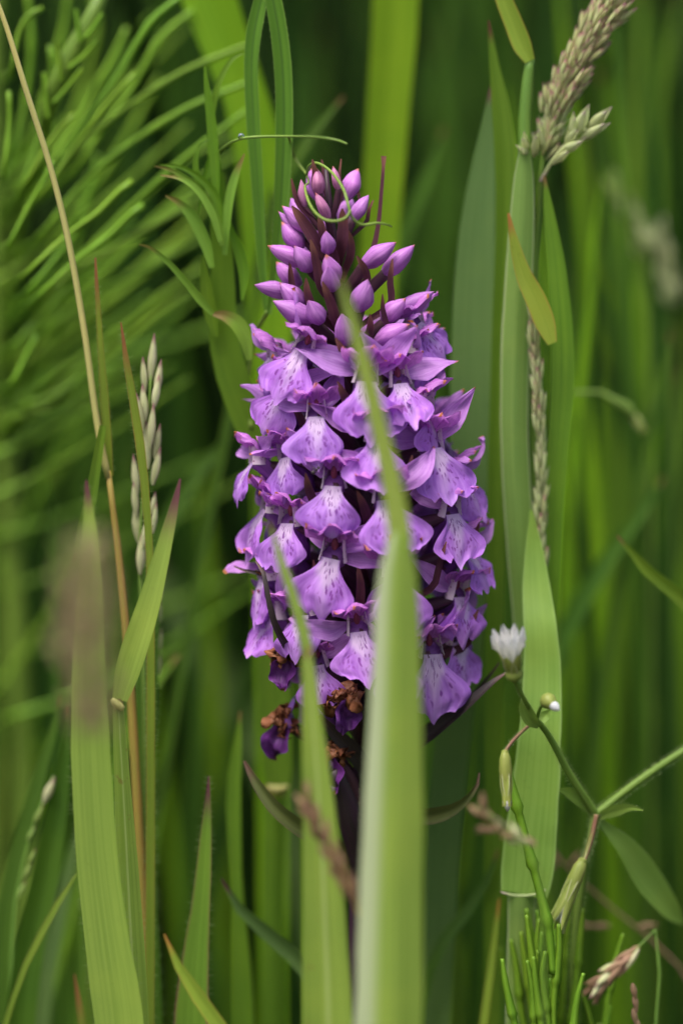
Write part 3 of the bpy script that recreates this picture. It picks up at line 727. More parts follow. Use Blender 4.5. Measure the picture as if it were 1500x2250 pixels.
blade('', [(560, 1020, 5), (574, 1110, 40), (592, 1250, 66), (602, 1400, 72), (606, 1560, 74), (610, 1680, 66), (612, 1735, 48)], .024, m_fresh, parent=s, ground=False, turn=.2, name='leaf_blade', fold=.1)
blade('', [(604, 1725, 48), (602, 1850, 46), (600, 2000, 46), (600, 2250, 50)], .024, m_fresh, parent=s, turn=0, name='sheath', fold=-.25)
culm([(588, 1728, 8), (606, 1734, 16), (634, 1728, 8)], .022, m_straw, s, 'ligule', n=6)
# left edge
blade('green grass leaf rising from the corner past a small green ear', [(136, 1528, 3), (112, 1620, 18), (84, 1720, 32), (52, 1840, 38), (24, 1950, 40), (8, 2060, 38), (0, 2250, 42)], .018, m_mid, turn=.3, n=34)
blade('broad green grass leaf leaning behind the wide lime blade', [(150, 1550, 4), (142, 1660, 26), (122, 1800, 48), (96, 1940, 58), (66, 2080, 62), (44, 2250, 66)], .012, m_mid, turn=-.25, fold=.16, n=34)
blade('thin arched grass leaf with a brown edge, drooping to the corner', [(170, 1918, 4), (136, 1972, 12), (98, 2040, 15), (62, 2110, 14), (32, 2190, 12), (8, 2270, 12)], .000, leaf('brown edged arch', srgb(120, 150, 52), FRESH2, edge=srgb(120, 90, 50)), turn=.6)
blade('tiny brown tipped grass blade low beside the wide lime blade', [(164, 2140, 3), (172, 2190, 12), (184, 2260, 18)], .004, m_rustedge, turn=.2)
blade('pale dim grass leaf in shade under the broad green leaf', [(185, 1790, 4), (160, 1880, 20), (130, 2010, 34), (105, 2130, 40), (90, 2250, 44)], .035, m_blue, turn=.2)

# ------------------------------------------------------------------ grass ears and panicles
def spk_mesh(mat, name='spikelet', open_=.0):
    """a spikelet: two boat-shaped glumes and the florets between them; unit length along +Z"""
    mb = MB()
    for sg in (-1, 1):
        rows = []; uvs = []
        for i in range(9):
            t = i / 8; hw = interp([(0, .05), (.2, .15), (.45, .19), (.75, .11), (1, .008)], t); row = []; q = []
            for j in range(5):
                a = (j / 4 - .5) * math.pi
                row.append(Vector((math.sin(a) * hw, sg * (math.cos(a) * hw * .75 + .02 + open_ * t * t * .4), t))); q.append((j / 4, 1 - t))
            rows.append(row); uvs.append(q)
        mb.grid(rows, uvs)
    tube(mb, [Vector((0, 0, t)) for t in (.02, .3, .6, .86)], [.05, .12, .10, .012], 6)
    return mb.mesh(name, mat)
SP_PALE, SP_FOG, SP_WHITE, SP_BROWN = spk_mesh(m_spike), spk_mesh(m_fog, open_=.3), spk_mesh(m_fogpale, open_=.5), spk_mesh(m_headbrown, open_=.3)
SP_GREEN = spk_mesh(leaf('green spikelet', srgb(150, 176, 96), srgb(126, 158, 76), tip=srgb(150, 120, 90), tipx=.2))
def spikelet(me, p, d, L, W, parent, spin=0.0):
    z = d.normalized(); x = Vector((0, 1, 0)).cross(z); x = x.normalized() if x.length > .05 else Vector((1, 0, 0)); y = z.cross(x)
    o = link('spikelet', me, None, parent)
    o.matrix_local = Matrix.Translation(p) @ Matrix((x, y, z)).transposed().to_4x4() @ Matrix.Rotation(spin, 4, 'Z') @ Matrix.Diagonal((W / .38, W / .38, L, 1))
    return o
def ear(s, axis_pl, Y, n, L, W, me, spread, rnd, along=(.0, 1), dense=1.0, rad_px=(10, 10), mixm=None, bushy=False):
    pts, ws = poly(axis_pl, Y, 40)
    T = tangents(pts)
    for i in range(n):
        f = along[0] + (along[1] - along[0]) * (i + .5) / n; k = min(39, int(f * 39)); p = pts[k]; up = -T[k]
        if bushy: a = i * 2.4
        else: a = (math.pi if i % 2 else 0) + rnd.uniform(-.35, .35)
        out = Vector((math.cos(a), math.sin(a) * (1 if bushy else .5), 0)); out = (out - up * out.dot(up)).normalized()
        r = (rad_px[0] + (rad_px[1] - rad_px[0]) * (math.sin(math.pi * min(1, f * 1.05)) if len(rad_px) > 2 else f)) * PX(Y) * (rnd.uniform(.25, 1) if bushy else 1)
        d = up + out * spread * rnd.uniform(.6, 1.2)
        m = me if mixm is None or rnd.random() > .35 else mixm
        spikelet(m, p + out * r - up * L * PX(Y) * .3, d, L * PX(Y) * rnd.uniform(.85, 1.15), W * PX(Y) * rnd.uniform(.85, 1.15), s, rnd.uniform(-3.1, 3.1))
gr = random.Random(23)
SP_BUFF = spk_mesh(leaf('buff grass head', srgb(196, 172, 150), srgb(178, 166, 122), trans=.4, rough=.6, vein=5), open_=.3)
s = thing('grass_ear', 'slender pale grass ear with pinkish spikelets on a thin stalk', 'grass ear')
culm([(333, 800, 4), (328, 900, 6), (318, 1050, 7), (308, 1180, 8), (308, 1262, 10), (314, 1340, 12), (318, 1600, 14), (320, 2250, 16)], .004, m_stem, s, 'stalk', ground=True, n=50)
for x, y, dx, L, W in [(331, 838, 4, 84, 26), (319, 862, -3, 62, 20), (343, 872, 7, 66, 22), (320, 926, -4, 66, 24), (338, 898, 8, 60, 22), (314, 950, -8, 70, 22), (330, 985, 4, 80, 24),
                       (326, 1030, -2, 90, 26), (340, 1008, 8, 62, 20), (336, 1066, 10, 68, 24), (302, 1088, -5, 72, 22), (300, 1135, -4, 64, 20), (304, 1192, -4, 70, 26), (334, 1130, 8, 40, 16), (336, 1172, 6, 56, 16), (314, 1205, 8, 60, 20), (308, 1262, 2, 72, 26)]:
    spikelet(SP_PALE, P(x, y, .004 + gr.uniform(-.002, .0005)), P(x + dx, y - 50, .004) - P(x, y, .004), L * K * 1.28, W * K * .84, s, gr.uniform(-.5, .5))
for x, y in ((352, 1290), (350, 1340), (352, 1400), (350, 1455)): spikelet(SP_PALE, P(x, y + 30, .012), P(x + 3, y - 20, .012) - P(x, y + 30, .012), 52 * K, 8 * K, s)
s = thing('grass_ear', 'little green ear with one pale spikelet among leaves in shade', 'grass ear')
culm([(118, 1705, 4), (98, 1755, 6), (72, 1820, 7), (52, 1900, 8), (34, 1990, 9), (24, 2250, 12)], .012, m_stem, s, 'stalk', ground=True)
for x, y, L, W, me in ((96, 1765, 66, 22, SP_PALE), (76, 1812, 52, 16, SP_GREEN), (62, 1850, 40, 14, SP_GREEN), (64, 1900, 40, 12, SP_GREEN), (52, 1935, 50, 14, SP_GREEN), (40, 1975, 46, 14, SP_GREEN)):
    spikelet(me, P(x, y, .011), P(x + 22, y - 50, .011) - P(x, y, .011), L * K, W * K, s, gr.uniform(-.4, .4))
# blurred heads near the lens
s = thing('grass_panicle', 'fuzzy pinkish brown grass head blurred close in front of wide blade', 'grass head')
ax1 = [(182, 1190, 4), (188, 1280, 6), (194, 1390, 8), (200, 1500, 10), (204, 1620, 12)]
culm(ax1 + [(210, 1900, 12), (216, 2250, 12)], -.15, m_stem, s, 'stalk', ground=True)
ear(s, ax1, -.15, 130, 46, 17, SP_BUFF, .5, gr, (.0, .98), rad_px=(36, 60, 1), bushy=True, mixm=SP_GREEN)
s = thing('grass_panicle', 'thin brown grass head blurred across the slender lime shoot', 'grass head')
ax2 = [(668, 1755, 4), (690, 1800, 5), (724, 1870, 6), (756, 1930, 7), (790, 1995, 8)]
culm(ax2 + [(806, 2080, 8), (815, 2250, 9)], -.062, m_brownstem, s, 'stalk', ground=True)
ear(s, ax2, -.062, 24, 52, 16, SP_BROWN, .45, gr, (0, .95), rad_px=(4, 10), bushy=True)
s = thing('grass_panicle', 'loose mauve grass spikelets blurred before the wide jointed leaf', 'grass head')
ax3 = [(1046, 1770, 4), (1070, 1800, 5), (1100, 1822, 5), (1140, 1842, 6), (1172, 1858, 6)]
culm(ax3 + [(1186, 1900, 5), (1190, 2000, 5), (1196, 2250, 6)], -.055, m_stem, s, 'stalk', ground=True)
ear(s, ax3, -.055, 12, 46, 15, SP_BROWN, .7, gr, (0, 1), rad_px=(3, 10), bushy=True, mixm=SP_PALE)
s = thing('grass_panicle', 'drooping buff grass head blurred low beside the horsetail', 'grass head')
ax4 = [(1306, 2176, 5), (1340, 2140, 6), (1380, 2104, 6), (1420, 2062, 6), (1440, 2010, 6)]
culm(ax4[:-1] + [(1434, 2040, 6), (1446, 2060, 6), (1448, 2140, 7), (1440, 2250, 7)], -.036, m_stem, s, 'stalk', ground=True)
ear(s, ax4, -.036, 20, 54, 17, SP_BROWN, .4, gr, (0, .6), rad_px=(4, 10), bushy=True, mixm=SP_PALE)
for x, y in ((1388, 2160), (1392, 2185), (1390, 2215), (1396, 2235)): spikelet(SP_BROWN, P(x, y, -.03), Vector((gr.uniform(-.3, .3), 0, -1)), 40 * K, 14 * K, s)
s = thing('grass_panicle', 'sparse pinkish grass stalk lying across behind the chickweed', 'grass head')
culm([(1220, 1880, 5), (1265, 1925, 5), (1330, 1985, 5), (1400, 2040, 6), (1480, 2110, 6), (1560, 2250, 8)], .03, m_headbrown, s, 'stalk', ground=True)
for x, y, dx, dy in ((1232, 1898, -20, -30), (1250, 1905, 20, -30), (1224, 1900, -30, 10), (1400, 2036, 60, -6), (1340, 2034, -60, 2), (1300, 2034, -50, 0)): spikelet(SP_BROWN, P(x, y, .03), P(x + dx, y + dy, .03) - P(x, y, .03), 46 * K, 14 * K, s)

# ------------------------------------------------------------------ tall flowering grass at right
s = thing('flowering_grass', 'tall flowering grass with a pinkish plume leaning away from its yellowing leaf', 'grass')
axp = [(1372, -40, 5), (1345, 0, 6), (1290, 90, 8), (1240, 190, 9), (1210, 280, 10), (1192, 350, 11)]
culm(axp + [(1184, 430, 13), (1176, 560, 16), (1172, 760, 20), (1176, 1000, 22), (1180, 1300, 24), (1176, 1700, 26), (1172, 2250, 28)], .014, m_stem, s, 'culm', ground=True, n=60)
ear(s, axp, .014, 230, 46, 11, SP_FOG, .34, gr, (.0, .76), rad_px=(40, 28), bushy=True, mixm=SP_FOG)
ear(s, axp, .014, 64, 46, 11, SP_WHITE, .5, gr, (.66, .98), rad_px=(28, 14), bushy=True, mixm=SP_FOG)
culm([(1186, 400, 9), (1215, 350, 8), (1250, 310, 7), (1290, 282, 5)], .012, m_fogpale, s, 'branch', n=12)
for x, y, dx, dy, L, W in ((1290, 285, 50, -48, 76, 26), (1262, 300, 28, -66, 80, 30), (1270, 310, 64, -40, 84, 22), (1242, 318, 30, -50, 60, 24), (1232, 335, 50, -30, 70, 24), (1255, 305, 6, -60, 66, 20), (1215, 360, 40, -40, 60, 20), (1160, 340, -24, -20, 46, 16), (1158, 330, -10, -36, 52, 18), (1172, 345, 8, -50, 70, 20), (1190, 330, -4, -50, 70, 20)):
    spikelet(SP_WHITE, P(x, y, .011), P(x + dx, y + dy, .008) - P(x, y, .011), L * K, W * K, s, gr.uniform(-.5, .5))
blade('', [(1090, -60, 34), (1108, 0, 36), (1128, 50, 40), (1148, 100, 40), (1164, 134, 22)], .012, m_yellow, parent=s, ground=False, turn=.3, name='flag_leaf', n=18)
culm([(1164, 128, 18), (1158, 190, 26), (1152, 280, 28), (1156, 380, 30), (1160, 480, 32)], .013, m_stem, s, 'sheath', n=16)
blade('', [(1152, 300, 12), (1150, 400, 44), (1142, 560, 58), (1132, 760, 62), (1130, 960, 60), (1140, 1150, 62), (1156, 1350, 60), (1164, 1500, 50)], .010, leaf('pale sheath', srgb(136, 164, 84), srgb(116, 150, 72), edge=srgb(176, 190, 140)), parent=s, ground=False, turn=-.1, name='sheath', fold=-.2, n=30)
blade('', [(1195, 385, 4), (1206, 470, 24), (1222, 580, 38), (1234, 720, 48), (1236, 840, 50), (1226, 980, 46), (1216, 1120, 44), (1208, 1280, 44), (1200, 1400, 50)], .011, m_fresh, parent=s, ground=False, turn=.25, name='leaf_blade', n=30)
blade('', [(1116, 468, 5), (1128, 530, 20), (1148, 600, 34), (1176, 660, 46), (1196, 710, 44), (1212, 755, 20)], .004, m_yellow, parent=s, ground=False, turn=-.25, name='leaf_blade', n=20)
axq = [(1166, 680, 4), (1176, 800, 8), (1186, 950, 9), (1188, 1120, 10), (1184, 1290, 10)]
ear(s, axq, .008, 90, 46, 9, SP_WHITE, .14, gr, (0, 1), rad_px=(8, 14), bushy=True, mixm=SP_FOG)
s['kind'] = 'thing'
sh = thing('grass_shoot', 'wide ribbed grass leaf ending in a square pale collar above its sheath', 'grass')
blade('', [(1166, 1120, 5, .0065), (1172, 1200, 36, .006), (1178, 1290, 60, .004), (1186, 1380, 74, .001), (1191, 1480, 82, .0), (1186, 1600, 92), (1176, 1740, 106), (1164, 1850, 116), (1158, 1920, 116), (1150, 1966, 100)], -.002, leaf('wide ribbed leaf', srgb(140, 172, 78), srgb(122, 156, 64), vein=22, edge=srgb(150, 180, 96)), parent=sh, ground=False, turn=.12, fold=.07, name='leaf_blade', n=36, wav=.05)
blade('', [(1146, 1962, 62), (1144, 2050, 60), (1142, 2250, 64)], -.001, leaf('pale sheath'  , LIME), parent=sh, turn=0, fold=-.3, name='sheath')
culm([(1100, 1960, 3), (1120, 1966, 5), (1150, 1968, 6), (1180, 1964, 5), (1198, 1955, 3)], -.004, m_fogpale, sh, 'collar', n=10)
blade('broad glaucous grass leaf with a purple tip tall behind the spike', [(1079, 186, 4), (1073, 270, 30), (1060, 380, 54), (1048, 520, 80), (1040, 700, 92), (1036, 900, 96), (1030, 1150, 92), (1016, 1400, 86), (985, 1700, 78), (965, 2000, 74), (955, 2250, 70)], .022, m_blue, turn=.15, fold=.07, n=50)
blade('bright narrow grass leaf with a dark red tip beside the glaucous leaf', [(1073, 45, 3), (1080, 110, 14), (1094, 200, 34), (1108, 320, 48), (1112, 470, 48), (1106, 640, 46), (1098, 850, 44), (1090, 1100, 42), (1086, 1500, 40), (1080, 2250, 40)], .018, leaf('red tipped leaf', FRESH, FRESH2, tip=srgb(110, 50, 56), tipx=.05), turn=-.2, n=44)
blade('thin grass leaf curving low between spike and wide jointed leaf', [(1094, 1868, 4), (1074, 1926, 16), (1040, 1984, 24), (990, 2046, 28), (952, 2110, 24), (930, 2190, 20), (920, 2260, 18)], .016, m_mid, turn=.4)
blade('thin yellow grass blade under the wide jointed leaf', [(1096, 1975, 4), (1086, 2060, 12), (1074, 2160, 16), (1060, 2260, 18)], .008, m_yellow, turn=.3)
blade('light green leaf tip reaching in beside the slanted bent stem', [(1354, 1176, 4), (1380, 1210, 14), (1424, 1256, 26), (1470, 1296, 30), (1530, 1345, 32), (1580, 1440, 30)], .012, m_fresh, turn=.3)
blade('slanted narrow grass leaf blurred behind the flowering grass', [(1458, 1048, 4), (1420, 1110, 20), (1360, 1190, 34), (1300, 1280, 40), (1240, 1390, 42), (1200, 1520, 40)], .06, m_mid, turn=.2)

# ------------------------------------------------------------------ vetchling with tendrils
v = thing('vetchling', 'winged green vetchling with tendrils coiling over the orchid buds', 'vetchling')
blade('', [(478, 380, 30), (482, 470, 40), (488, 560, 48), (490, 640, 54), (490, 720, 60), (500, 790, 70), (530, 880, 72), (570, 980, 70), (610, 1100, 66), (650, 1300, 62), (680, 1600, 56), (690, 2250, 50)], .014, m_vetch, parent=v, turn=.15, fold=.05, name='winged_stem', n=60, wav=.04)
for nm, pl, Y, mt, tn in [
    ('stipule', [(364, 430, 3), (392, 444, 14), (424, 478, 26), (450, 530, 26), (466, 588, 12)], .008, m_vetchd, .2),
    ('stipule', [(537, 338, 3), (518, 384, 16), (504, 440, 20), (498, 500, 16), (494, 560, 10)], .008, m_vetchd, .4),
    ('stipule', [(450, 145, 4), (456, 200, 14), (466, 280, 22), (472, 360, 22), (476, 430, 14)], .010, m_vetch, .3),
    ('stipule', [(536, 117, 3), (512, 128, 8), (488, 166, 13), (472, 215, 14), (462, 300, 14), (468, 420, 10)], .012, m_vetch, .3),
    ('stipule', [(532, 660, 5), (536, 600, 22), (526, 550, 24), (510, 510, 14), (500, 480, 8)], .010, m_vetch, -.3),
    ('stipule', [(306, 537, 3), (330, 544, 7), (370, 576, 12), (410, 620, 16), (444, 662, 18), (468, 690, 10)], .004, m_vetchd, .5),
    ('stipule', [(468, 690, 8), (494, 694, 24), (522, 712, 34), (540, 746, 30), (548, 790, 12)], .006, m_vetchd, -.2),
    ('stipule', [(446, 560, 5), (452, 620, 24), (464, 690, 28), (476, 740, 10)], .012, m_vetch, .2),
    ('bud_leaf', [(340, 365, 2), (372, 372, 8), (412, 394, 14), (448, 432, 18), (480, 490, 16), (488, 540, 10)], .007, m_vetchd, .3),
    ('bud_leaf', [(352, 385, 2), (396, 392, 10), (432, 416, 14), (464, 466, 16), (484, 530, 10)], .005, m_vetchd, -.3),
    ('bud_leaf', [(350, 362, 2), (394, 366, 8), (438, 390, 14), (472, 430, 18), (490, 500, 14)], .009, m_vetch, .2),
    ('bud_leaf', [(462, 304, 2), (440, 320, 6), (430, 360, 12), (440, 410, 16), (466, 470, 12)], .010, m_vetch, .2),
    ('bud_leaf', [(436, 470, 3), (450, 400, 12), (470, 340, 20), (480, 400, 16), (486, 470, 10)], .011, m_vetch, .2),
    ('leaflet', [(583, -60, 30), (573, 0, 30), (558, 70, 33), (552, 150, 30), (556, 260, 30), (564, 380, 27), (571, 500, 23), (577, 600, 18), (586, 690, 10)], .009, m_leaflet, .15),
    ('leaflet', [(588, -60, 34), (600, 0, 36), (614, 80, 38), (622, 170, 38), (624, 280, 38), (620, 400, 34), (612, 520, 28), (602, 620, 20), (590, 690, 10)], .008, m_leaflet, -.1)]:
    blade('', pl, Y, mt, parent=v, ground=False, turn=tn, name=nm, fold=.16, n=24, hair=.35 if nm == 'leaflet' else 0)
for nm, pl in [('petiole', [(588, 684, 12, .009), (560, 740, 12, .014), (545, 850, 12, .016), (552, 940, 12, .014)]),
               ('tendril', [(480, 335, 8, .012), (500, 318, 8, .008), (525, 306, 8, .004), (560, 301, 8, .002), (640, 300, 7, .004), (700, 302, 7, .008), (740, 308, 6, .008), (762, 316, 5, .006)]),
               ('tendril', [(478, 430, 9, .012), (480, 380, 9, .012), (480, 335, 8, .012)]),
               ('tendril', [(860, 498, 4, -.010), (852, 494, 5, -.012), (828, 490, 7, -.014), (795, 494, 8, -.015), (773, 478, 8, -.016), (766, 455, 8, -.016), (756, 420, 8, -.014), (738, 390, 8, -.010), (716, 368, 8, -.006), (694, 358, 8, -.003), (678, 366, 8, .001), (674, 384, 8, .003)]),
               ('tendril', [(770, 462, 7, -.0165), (760, 478, 8, -.017), (738, 486, 8, -.017), (712, 482, 8, -.016), (690, 464, 8, -.014), (676, 438, 8, -.010), (670, 410, 7, -.004), (678, 400, 6, .002), (674, 384, 6, .004)]),
               ('tendril', [(674, 384, 7, .0035), (650, 350, 7, .012), (640, 320, 7, .010), (634, 300, 7, .004)])]:
    pts, ws = poly(pl, 0, 44); link(nm, tube(MB(), pts, [x * .40 for x in ws], 7).mesh(nm, m_tendril), None, v)
# dewdrop where the tendril crosses the leaflet
me = bpy.data.meshes.new('dewdrop'); 
rows = []; uvs = []
for i in range(9):
    t = math.pi * i / 8; rows.append([Vector((math.sin(t) * math.cos(a * math.pi / 6), math.sin(t) * math.sin(a * math.pi / 6), math.cos(t))) * .0006 for a in range(12)]); uvs.append([(a / 12, i / 8) for a in range(12)])
o = link('dewdrop', MB().grid(rows, uvs, closed=True).mesh('dewdrop', m_drop)); o.location = P(530, 300, .0035)
tag(o, 'clear dewdrop hanging on the pale vetchling tendril', 'dewdrop')

# ------------------------------------------------------------------ mouse-ear chickweed
c = thing('chickweed', 'hairy mouse ear chickweed with one open white flower and forked stem', 'wildflower')
def hairy(pl, mat, name='stem', ground=False, hair=.9, n=30, parent=c):
    pl = [(q[0], q[1], q[2] * .82, q[3]) for q in pl]
    o = culm(pl, 0, mat, parent, name, ground=ground, n=n, ns=9)
    pts, ws = poly(pl, 0, n, ground=ground); hb = MB(); rr = random.Random(len(bpy.data.objects))
    for _ in range(2): hairs(hb, pts, ws, .00028, hair * MM, rr)
    h = link('stem_hair', hb.mesh('stem_hair', m_hair), None, o); h['kind'] = 'stuff'; return o
hairy([(1178, 1580, 15, -.016), (1208, 1622, 17, -.012), (1250, 1700, 20, -.008), (1308, 1790, 22, -.004)], m_chick)
hairy([(1308, 1790, 22, -.004), (1350, 1756, 20, -.003), (1400, 1718, 20, -.002), (1460, 1676, 19, 0), (1540, 1625, 18, .002)], m_chick)
hairy([(1308, 1784, 24, -.004), (1300, 1826, 20, -.004), (1288, 1880, 18, -.004), (1276, 1950, 22, -.003), (1264, 2050, 24, -.002), (1256, 2250, 26, 0)], m_chick, ground=True, n=44)
hairy([(1310, 1790, 16, -.006), (1301, 1830, 15, -.0062), (1290, 1868, 14, -.007), (1282, 1892, 13, -.008)], m_chickred, 'pedicel')
hairy([(1176, 1582, 10, -.016), (1150, 1604, 9, -.018), (1124, 1630, 9, -.02), (1106, 1655, 9, -.021)], m_chickred, 'pedicel', hair=.5)
hairy([(1130, 1492, 10, -.024), (1142, 1520, 11, -.022), (1160, 1552, 13, -.019), (1176, 1580, 14, -.016)], m_chick, 'pedicel', hair=.5)
hairy([(1200, 1540, 9, -.022), (1186, 1556, 9, -.019), (1178, 1580, 10, -.016)], m_chick, 'pedicel', hair=.4)
hairy([(1540, 1625, 18, .002), (1600, 1700, 18, .004), (1640, 1900, 18, .008), (1650, 2250, 20, .012)], m_chick, ground=True)
for nm, pl, tn in (('leaf', [(1228, 1734, 5, -.008), (1250, 1740, 24, -.007), (1276, 1758, 30, -.006), (1302, 1788, 14, -.004)], .3),
                   ('leaf', [(1412, 1780, 3, -.010), (1384, 1774, 14, -.008), (1352, 1780, 26, -.006), (1314, 1794, 16, -.004)], -.3),
                   ('leaf', [(1500, 2030, 6, .012), (1470, 1996, 44, .008), (1420, 1930, 62, .004), (1372, 1862, 46, 0), (1318, 1806, 14, -.003)], .5),
                   ('leaf', [(1150, 1530, 4, -.02), (1152, 1556, 26, -.019), (1166, 1582, 30, -.018), (1184, 1596, 12, -.016)], .2),
                   ('leaf', [(1208, 1560, 4, -.014), (1196, 1572, 22, -.014), (1180, 1590, 14, -.015)], -.2)):
    blade('', pl, 0, m_chick if 'x' not in nm else m_chick, parent=c, ground=False, turn=tn, name=nm, n=16, hair=.6)
def cup(name, base, tipdir, L, W, n, mat, parent, spread=.35, prof=None, notch=False):
    """ring of n sepals or petals from base along tipdir"""
    z = tipdir.normalized(); x = Vector((0, 1, 0)).cross(z).normalized(); y = z.cross(x); out = []
    for k in range(n):
        a = 2 * math.pi * (k + .3) / n; o_ = x * math.cos(a) + y * math.sin(a); sd = z.cross(o_); rows = []; uvs = []
        for i in range(9):
            t = i / 8; hw = interp(prof or [(0, .35), (.3, .95), (.6, 1), (.85, .6), (1, .1)], t) * W * .5; row = []; q = []
            for j in range(7):
                u = j / 6 * 2 - 1; l = t - (notch * .30 * max(0, 1 - abs(u) * 2.2) * t ** 3)
                p = base + z * (l * L) + o_ * (W * .30 + spread * L * t ** 1.3 - .18 * W * u * u) + sd * (u * hw)
                row.append(p); q.append((j / 6, 1 - t))
            rows.append(row); uvs.append(q)
        out.append(link(name, MB().grid(rows, uvs).mesh(name, mat), None, parent))
    return out
def bulb(name, base, d, L, W, mat, parent):
    z = d.normalized()
    return link(name, tube(MB(), [base + z * L * t for t in (-.02, .15, .4, .7, 1)], [W * .5 * f for f in (.4, .85, 1, .7, .15)], 10).mesh(name, mat), None, parent)
b = P(1130, 1494, -.024); d = P(1116, 1400, -.027) - b
bulb('calyx', b, d, .0032, .0032, m_calyx, c); cup('sepal', b, d, .0055, .0026, 5, m_calyx, c, .26)
PETP = [(0, .3), (.3, .6), (.6, .95), (.8, 1), (.92, .7), (1, .25)]
cup('petal', b + d.normalized() * .0010, d, 0.0086, .0017, 8, m_white, c, .30, PETP, True); cup('petal', b + d.normalized() * .0010, d, .0082, .0016, 6, m_white, c, .16, PETP, True)
b = P(1198, 1536, -.022); d = P(1222, 1556, -.024) - b
bulb('calyx', b - d * .2, d, .0034, .0030, m_calyx, c); cup('sepal', b - d * .2, d, .0030, .0022, 5, m_calyx, c, .04); bulb('bud_petals', b + d * .5, d, .0022, .0018, m_white, c)
b = P(1108, 1650, -.021); d = P(1114, 1780, -.022) - b
bulb('calyx', b, d, .0085, .0024, m_calyx, c); cup('sepal', b, d, .0096, .0022, 5, m_calyx, c, .03); bulb('bud_petals', b + d * .75, d, .0028, .0016, m_white, c)
b = P(1280, 1888, -.008); d = P(1222, 2030, -.010) - b
bulb('calyx', b, d, .0095, .0028, m_calyx, c); cup('sepal', b, d, .0134, .0026, 5, m_calyx, c, .10, [(0, .5), (.3, 1), (.6, .8), (.85, .4), (1, .05)]); cup('petal', b + d * .35, d, .0075, .0016, 5, m_white, c, .08)

# ------------------------------------------------------------------ horsetails
def htail(label, loc_pl, Y, branches, wstem=None):
    h = thing('horsetail', label, 'horsetail')
    if loc_pl: culm(loc_pl, Y, m_horsestem, h, 'stem', ground=True, n=50, ns=10, ridges=8, rdepth=.05)
    for pl, y in branches:
        # jointed branch: each joint ends in a slightly wider toothed sheath
        pts, ws = poly(pl, y, 40); L = 0; rs = []
        for i in range(len(pts)):
            if i: L += (pts[i] - pts[i - 1]).length
            f = (L % .0105) / .0105; rs.append(ws[i] * .36 * (.78 + .45 * f ** 5))
        link('branch', tube(MB(), pts, rs, 8, 1, 4, .14).mesh('branch', m_horse), None, h)
    return h
hr = random.Random(77)
def hb(tip, via, root, wd, y): return ([(tip[0], tip[1], wd * .7), (*via, wd), (*root, wd * .95)], y)
# the big plant at top left: branches sweep up and out from its stem
STX = lambda yy: 30 + (yy - 300) * .012
def reach(pl, y0, stemY=.10):
    """carry a seen branch back to the stem"""
    x, yy, wd = pl[-1][:3]
    q = [(a[0], a[1], a[2], y0) for a in pl]
    sx = -10; sy = yy + (x - sx) * .8
    return q + [((x + sx) / 2 + 10, (yy + sy) / 2 - 6, wd, (y0 + stemY) / 2), (sx, sy, wd * .9, stemY)]
BR = [([(292, 398, 26), (260, 422, 22), (215, 468, 19), (150, 515, 18), (60, 600, 18)], .018),
      ([(400, -10, 20), (330, 50, 24), (262, 165, 20), (200, 250, 18), (150, 330, 18)], .030),
      ([(560, 92, 16), (440, 140, 20), (380, 170, 20), (260, 250, 18), (170, 330, 18), (90, 430, 18)], .034),
      ([(545, 240, 16), (440, 320, 20), (350, 395, 20), (260, 480, 18), (180, 560, 18)], .034),
      ([(520, 290, 16), (420, 345, 18), (330, 420, 18), (240, 520, 18), (140, 610, 18)], .055),
      ([(420, 450, 16), (330, 500, 18), (250, 545, 18), (160, 600, 18), (90, 650, 18)], .038),
      ([(440, 590, 14), (370, 640, 20), (300, 700, 20), (220, 760, 20), (120, 830, 20)], .055),
      ([(430, 500, 14), (330, 590, 22), (250, 660, 22), (170, 730, 22), (90, 800, 22)], .07),
      ([(230, 760, 16), (200, 800, 20), (140, 860, 22), (60, 890, 22)], .05),
      ([(300, 160, 22), (270, 190, 20), (220, 250, 16), (160, 330, 16), (100, 420, 16)], .026),
      ([(165, 250, 20), (140, 275, 18), (105, 320, 16), (60, 400, 16)], .024),
      ([(118, 355, 18), (95, 400, 18), (60, 460, 16), (20, 540, 16)], .020),
      ([(95, 18, 18), (60, 36, 18), (40, 80, 16), (25, 160, 16)], .028),
      ([(82, 735, 18), (60, 780, 20), (30, 840, 18)], .03), ([(20, 200, 16), (22, 270, 18), (10, 380, 16)], .022),
      ([(150, -20, 20), (140, 60, 22), (110, 180, 20), (60, 330, 20)], .06), ([(60, -20, 20), (70, 80, 22), (60, 200, 20), (30, 350, 20)], .05),
      ([(200, -20, 20), (215, 60, 22), (180, 200, 20), (110, 360, 20)], .075), ([(350, 170, 18), (280, 300, 24), (200, 420, 22), (110, 520, 20)], .075),
      ([(110, 100, 16), (115, 180, 18), (90, 300, 18), (40, 430, 18)], .035), ([(280, 60, 18), (230, 160, 20), (160, 290, 20), (80, 420, 18)], .05),
      ([(190, 480, 16), (130, 560, 18), (60, 640, 18)], .03), ([(150, 630, 16), (90, 700, 18), (30, 760, 18)], .045), ([(330, 650, 16), (240, 720, 20), (150, 780, 20)], .08),
      ([(215, 340, 14), (200, 420, 18), (150, 520, 18), (80, 640, 18)], .06), ([(500, 400, 14), (400, 510, 22), (290, 610, 24), (190, 690, 22)], .09), ([(250, 540, 14), (170, 640, 20), (60, 760, 20)], .07)]
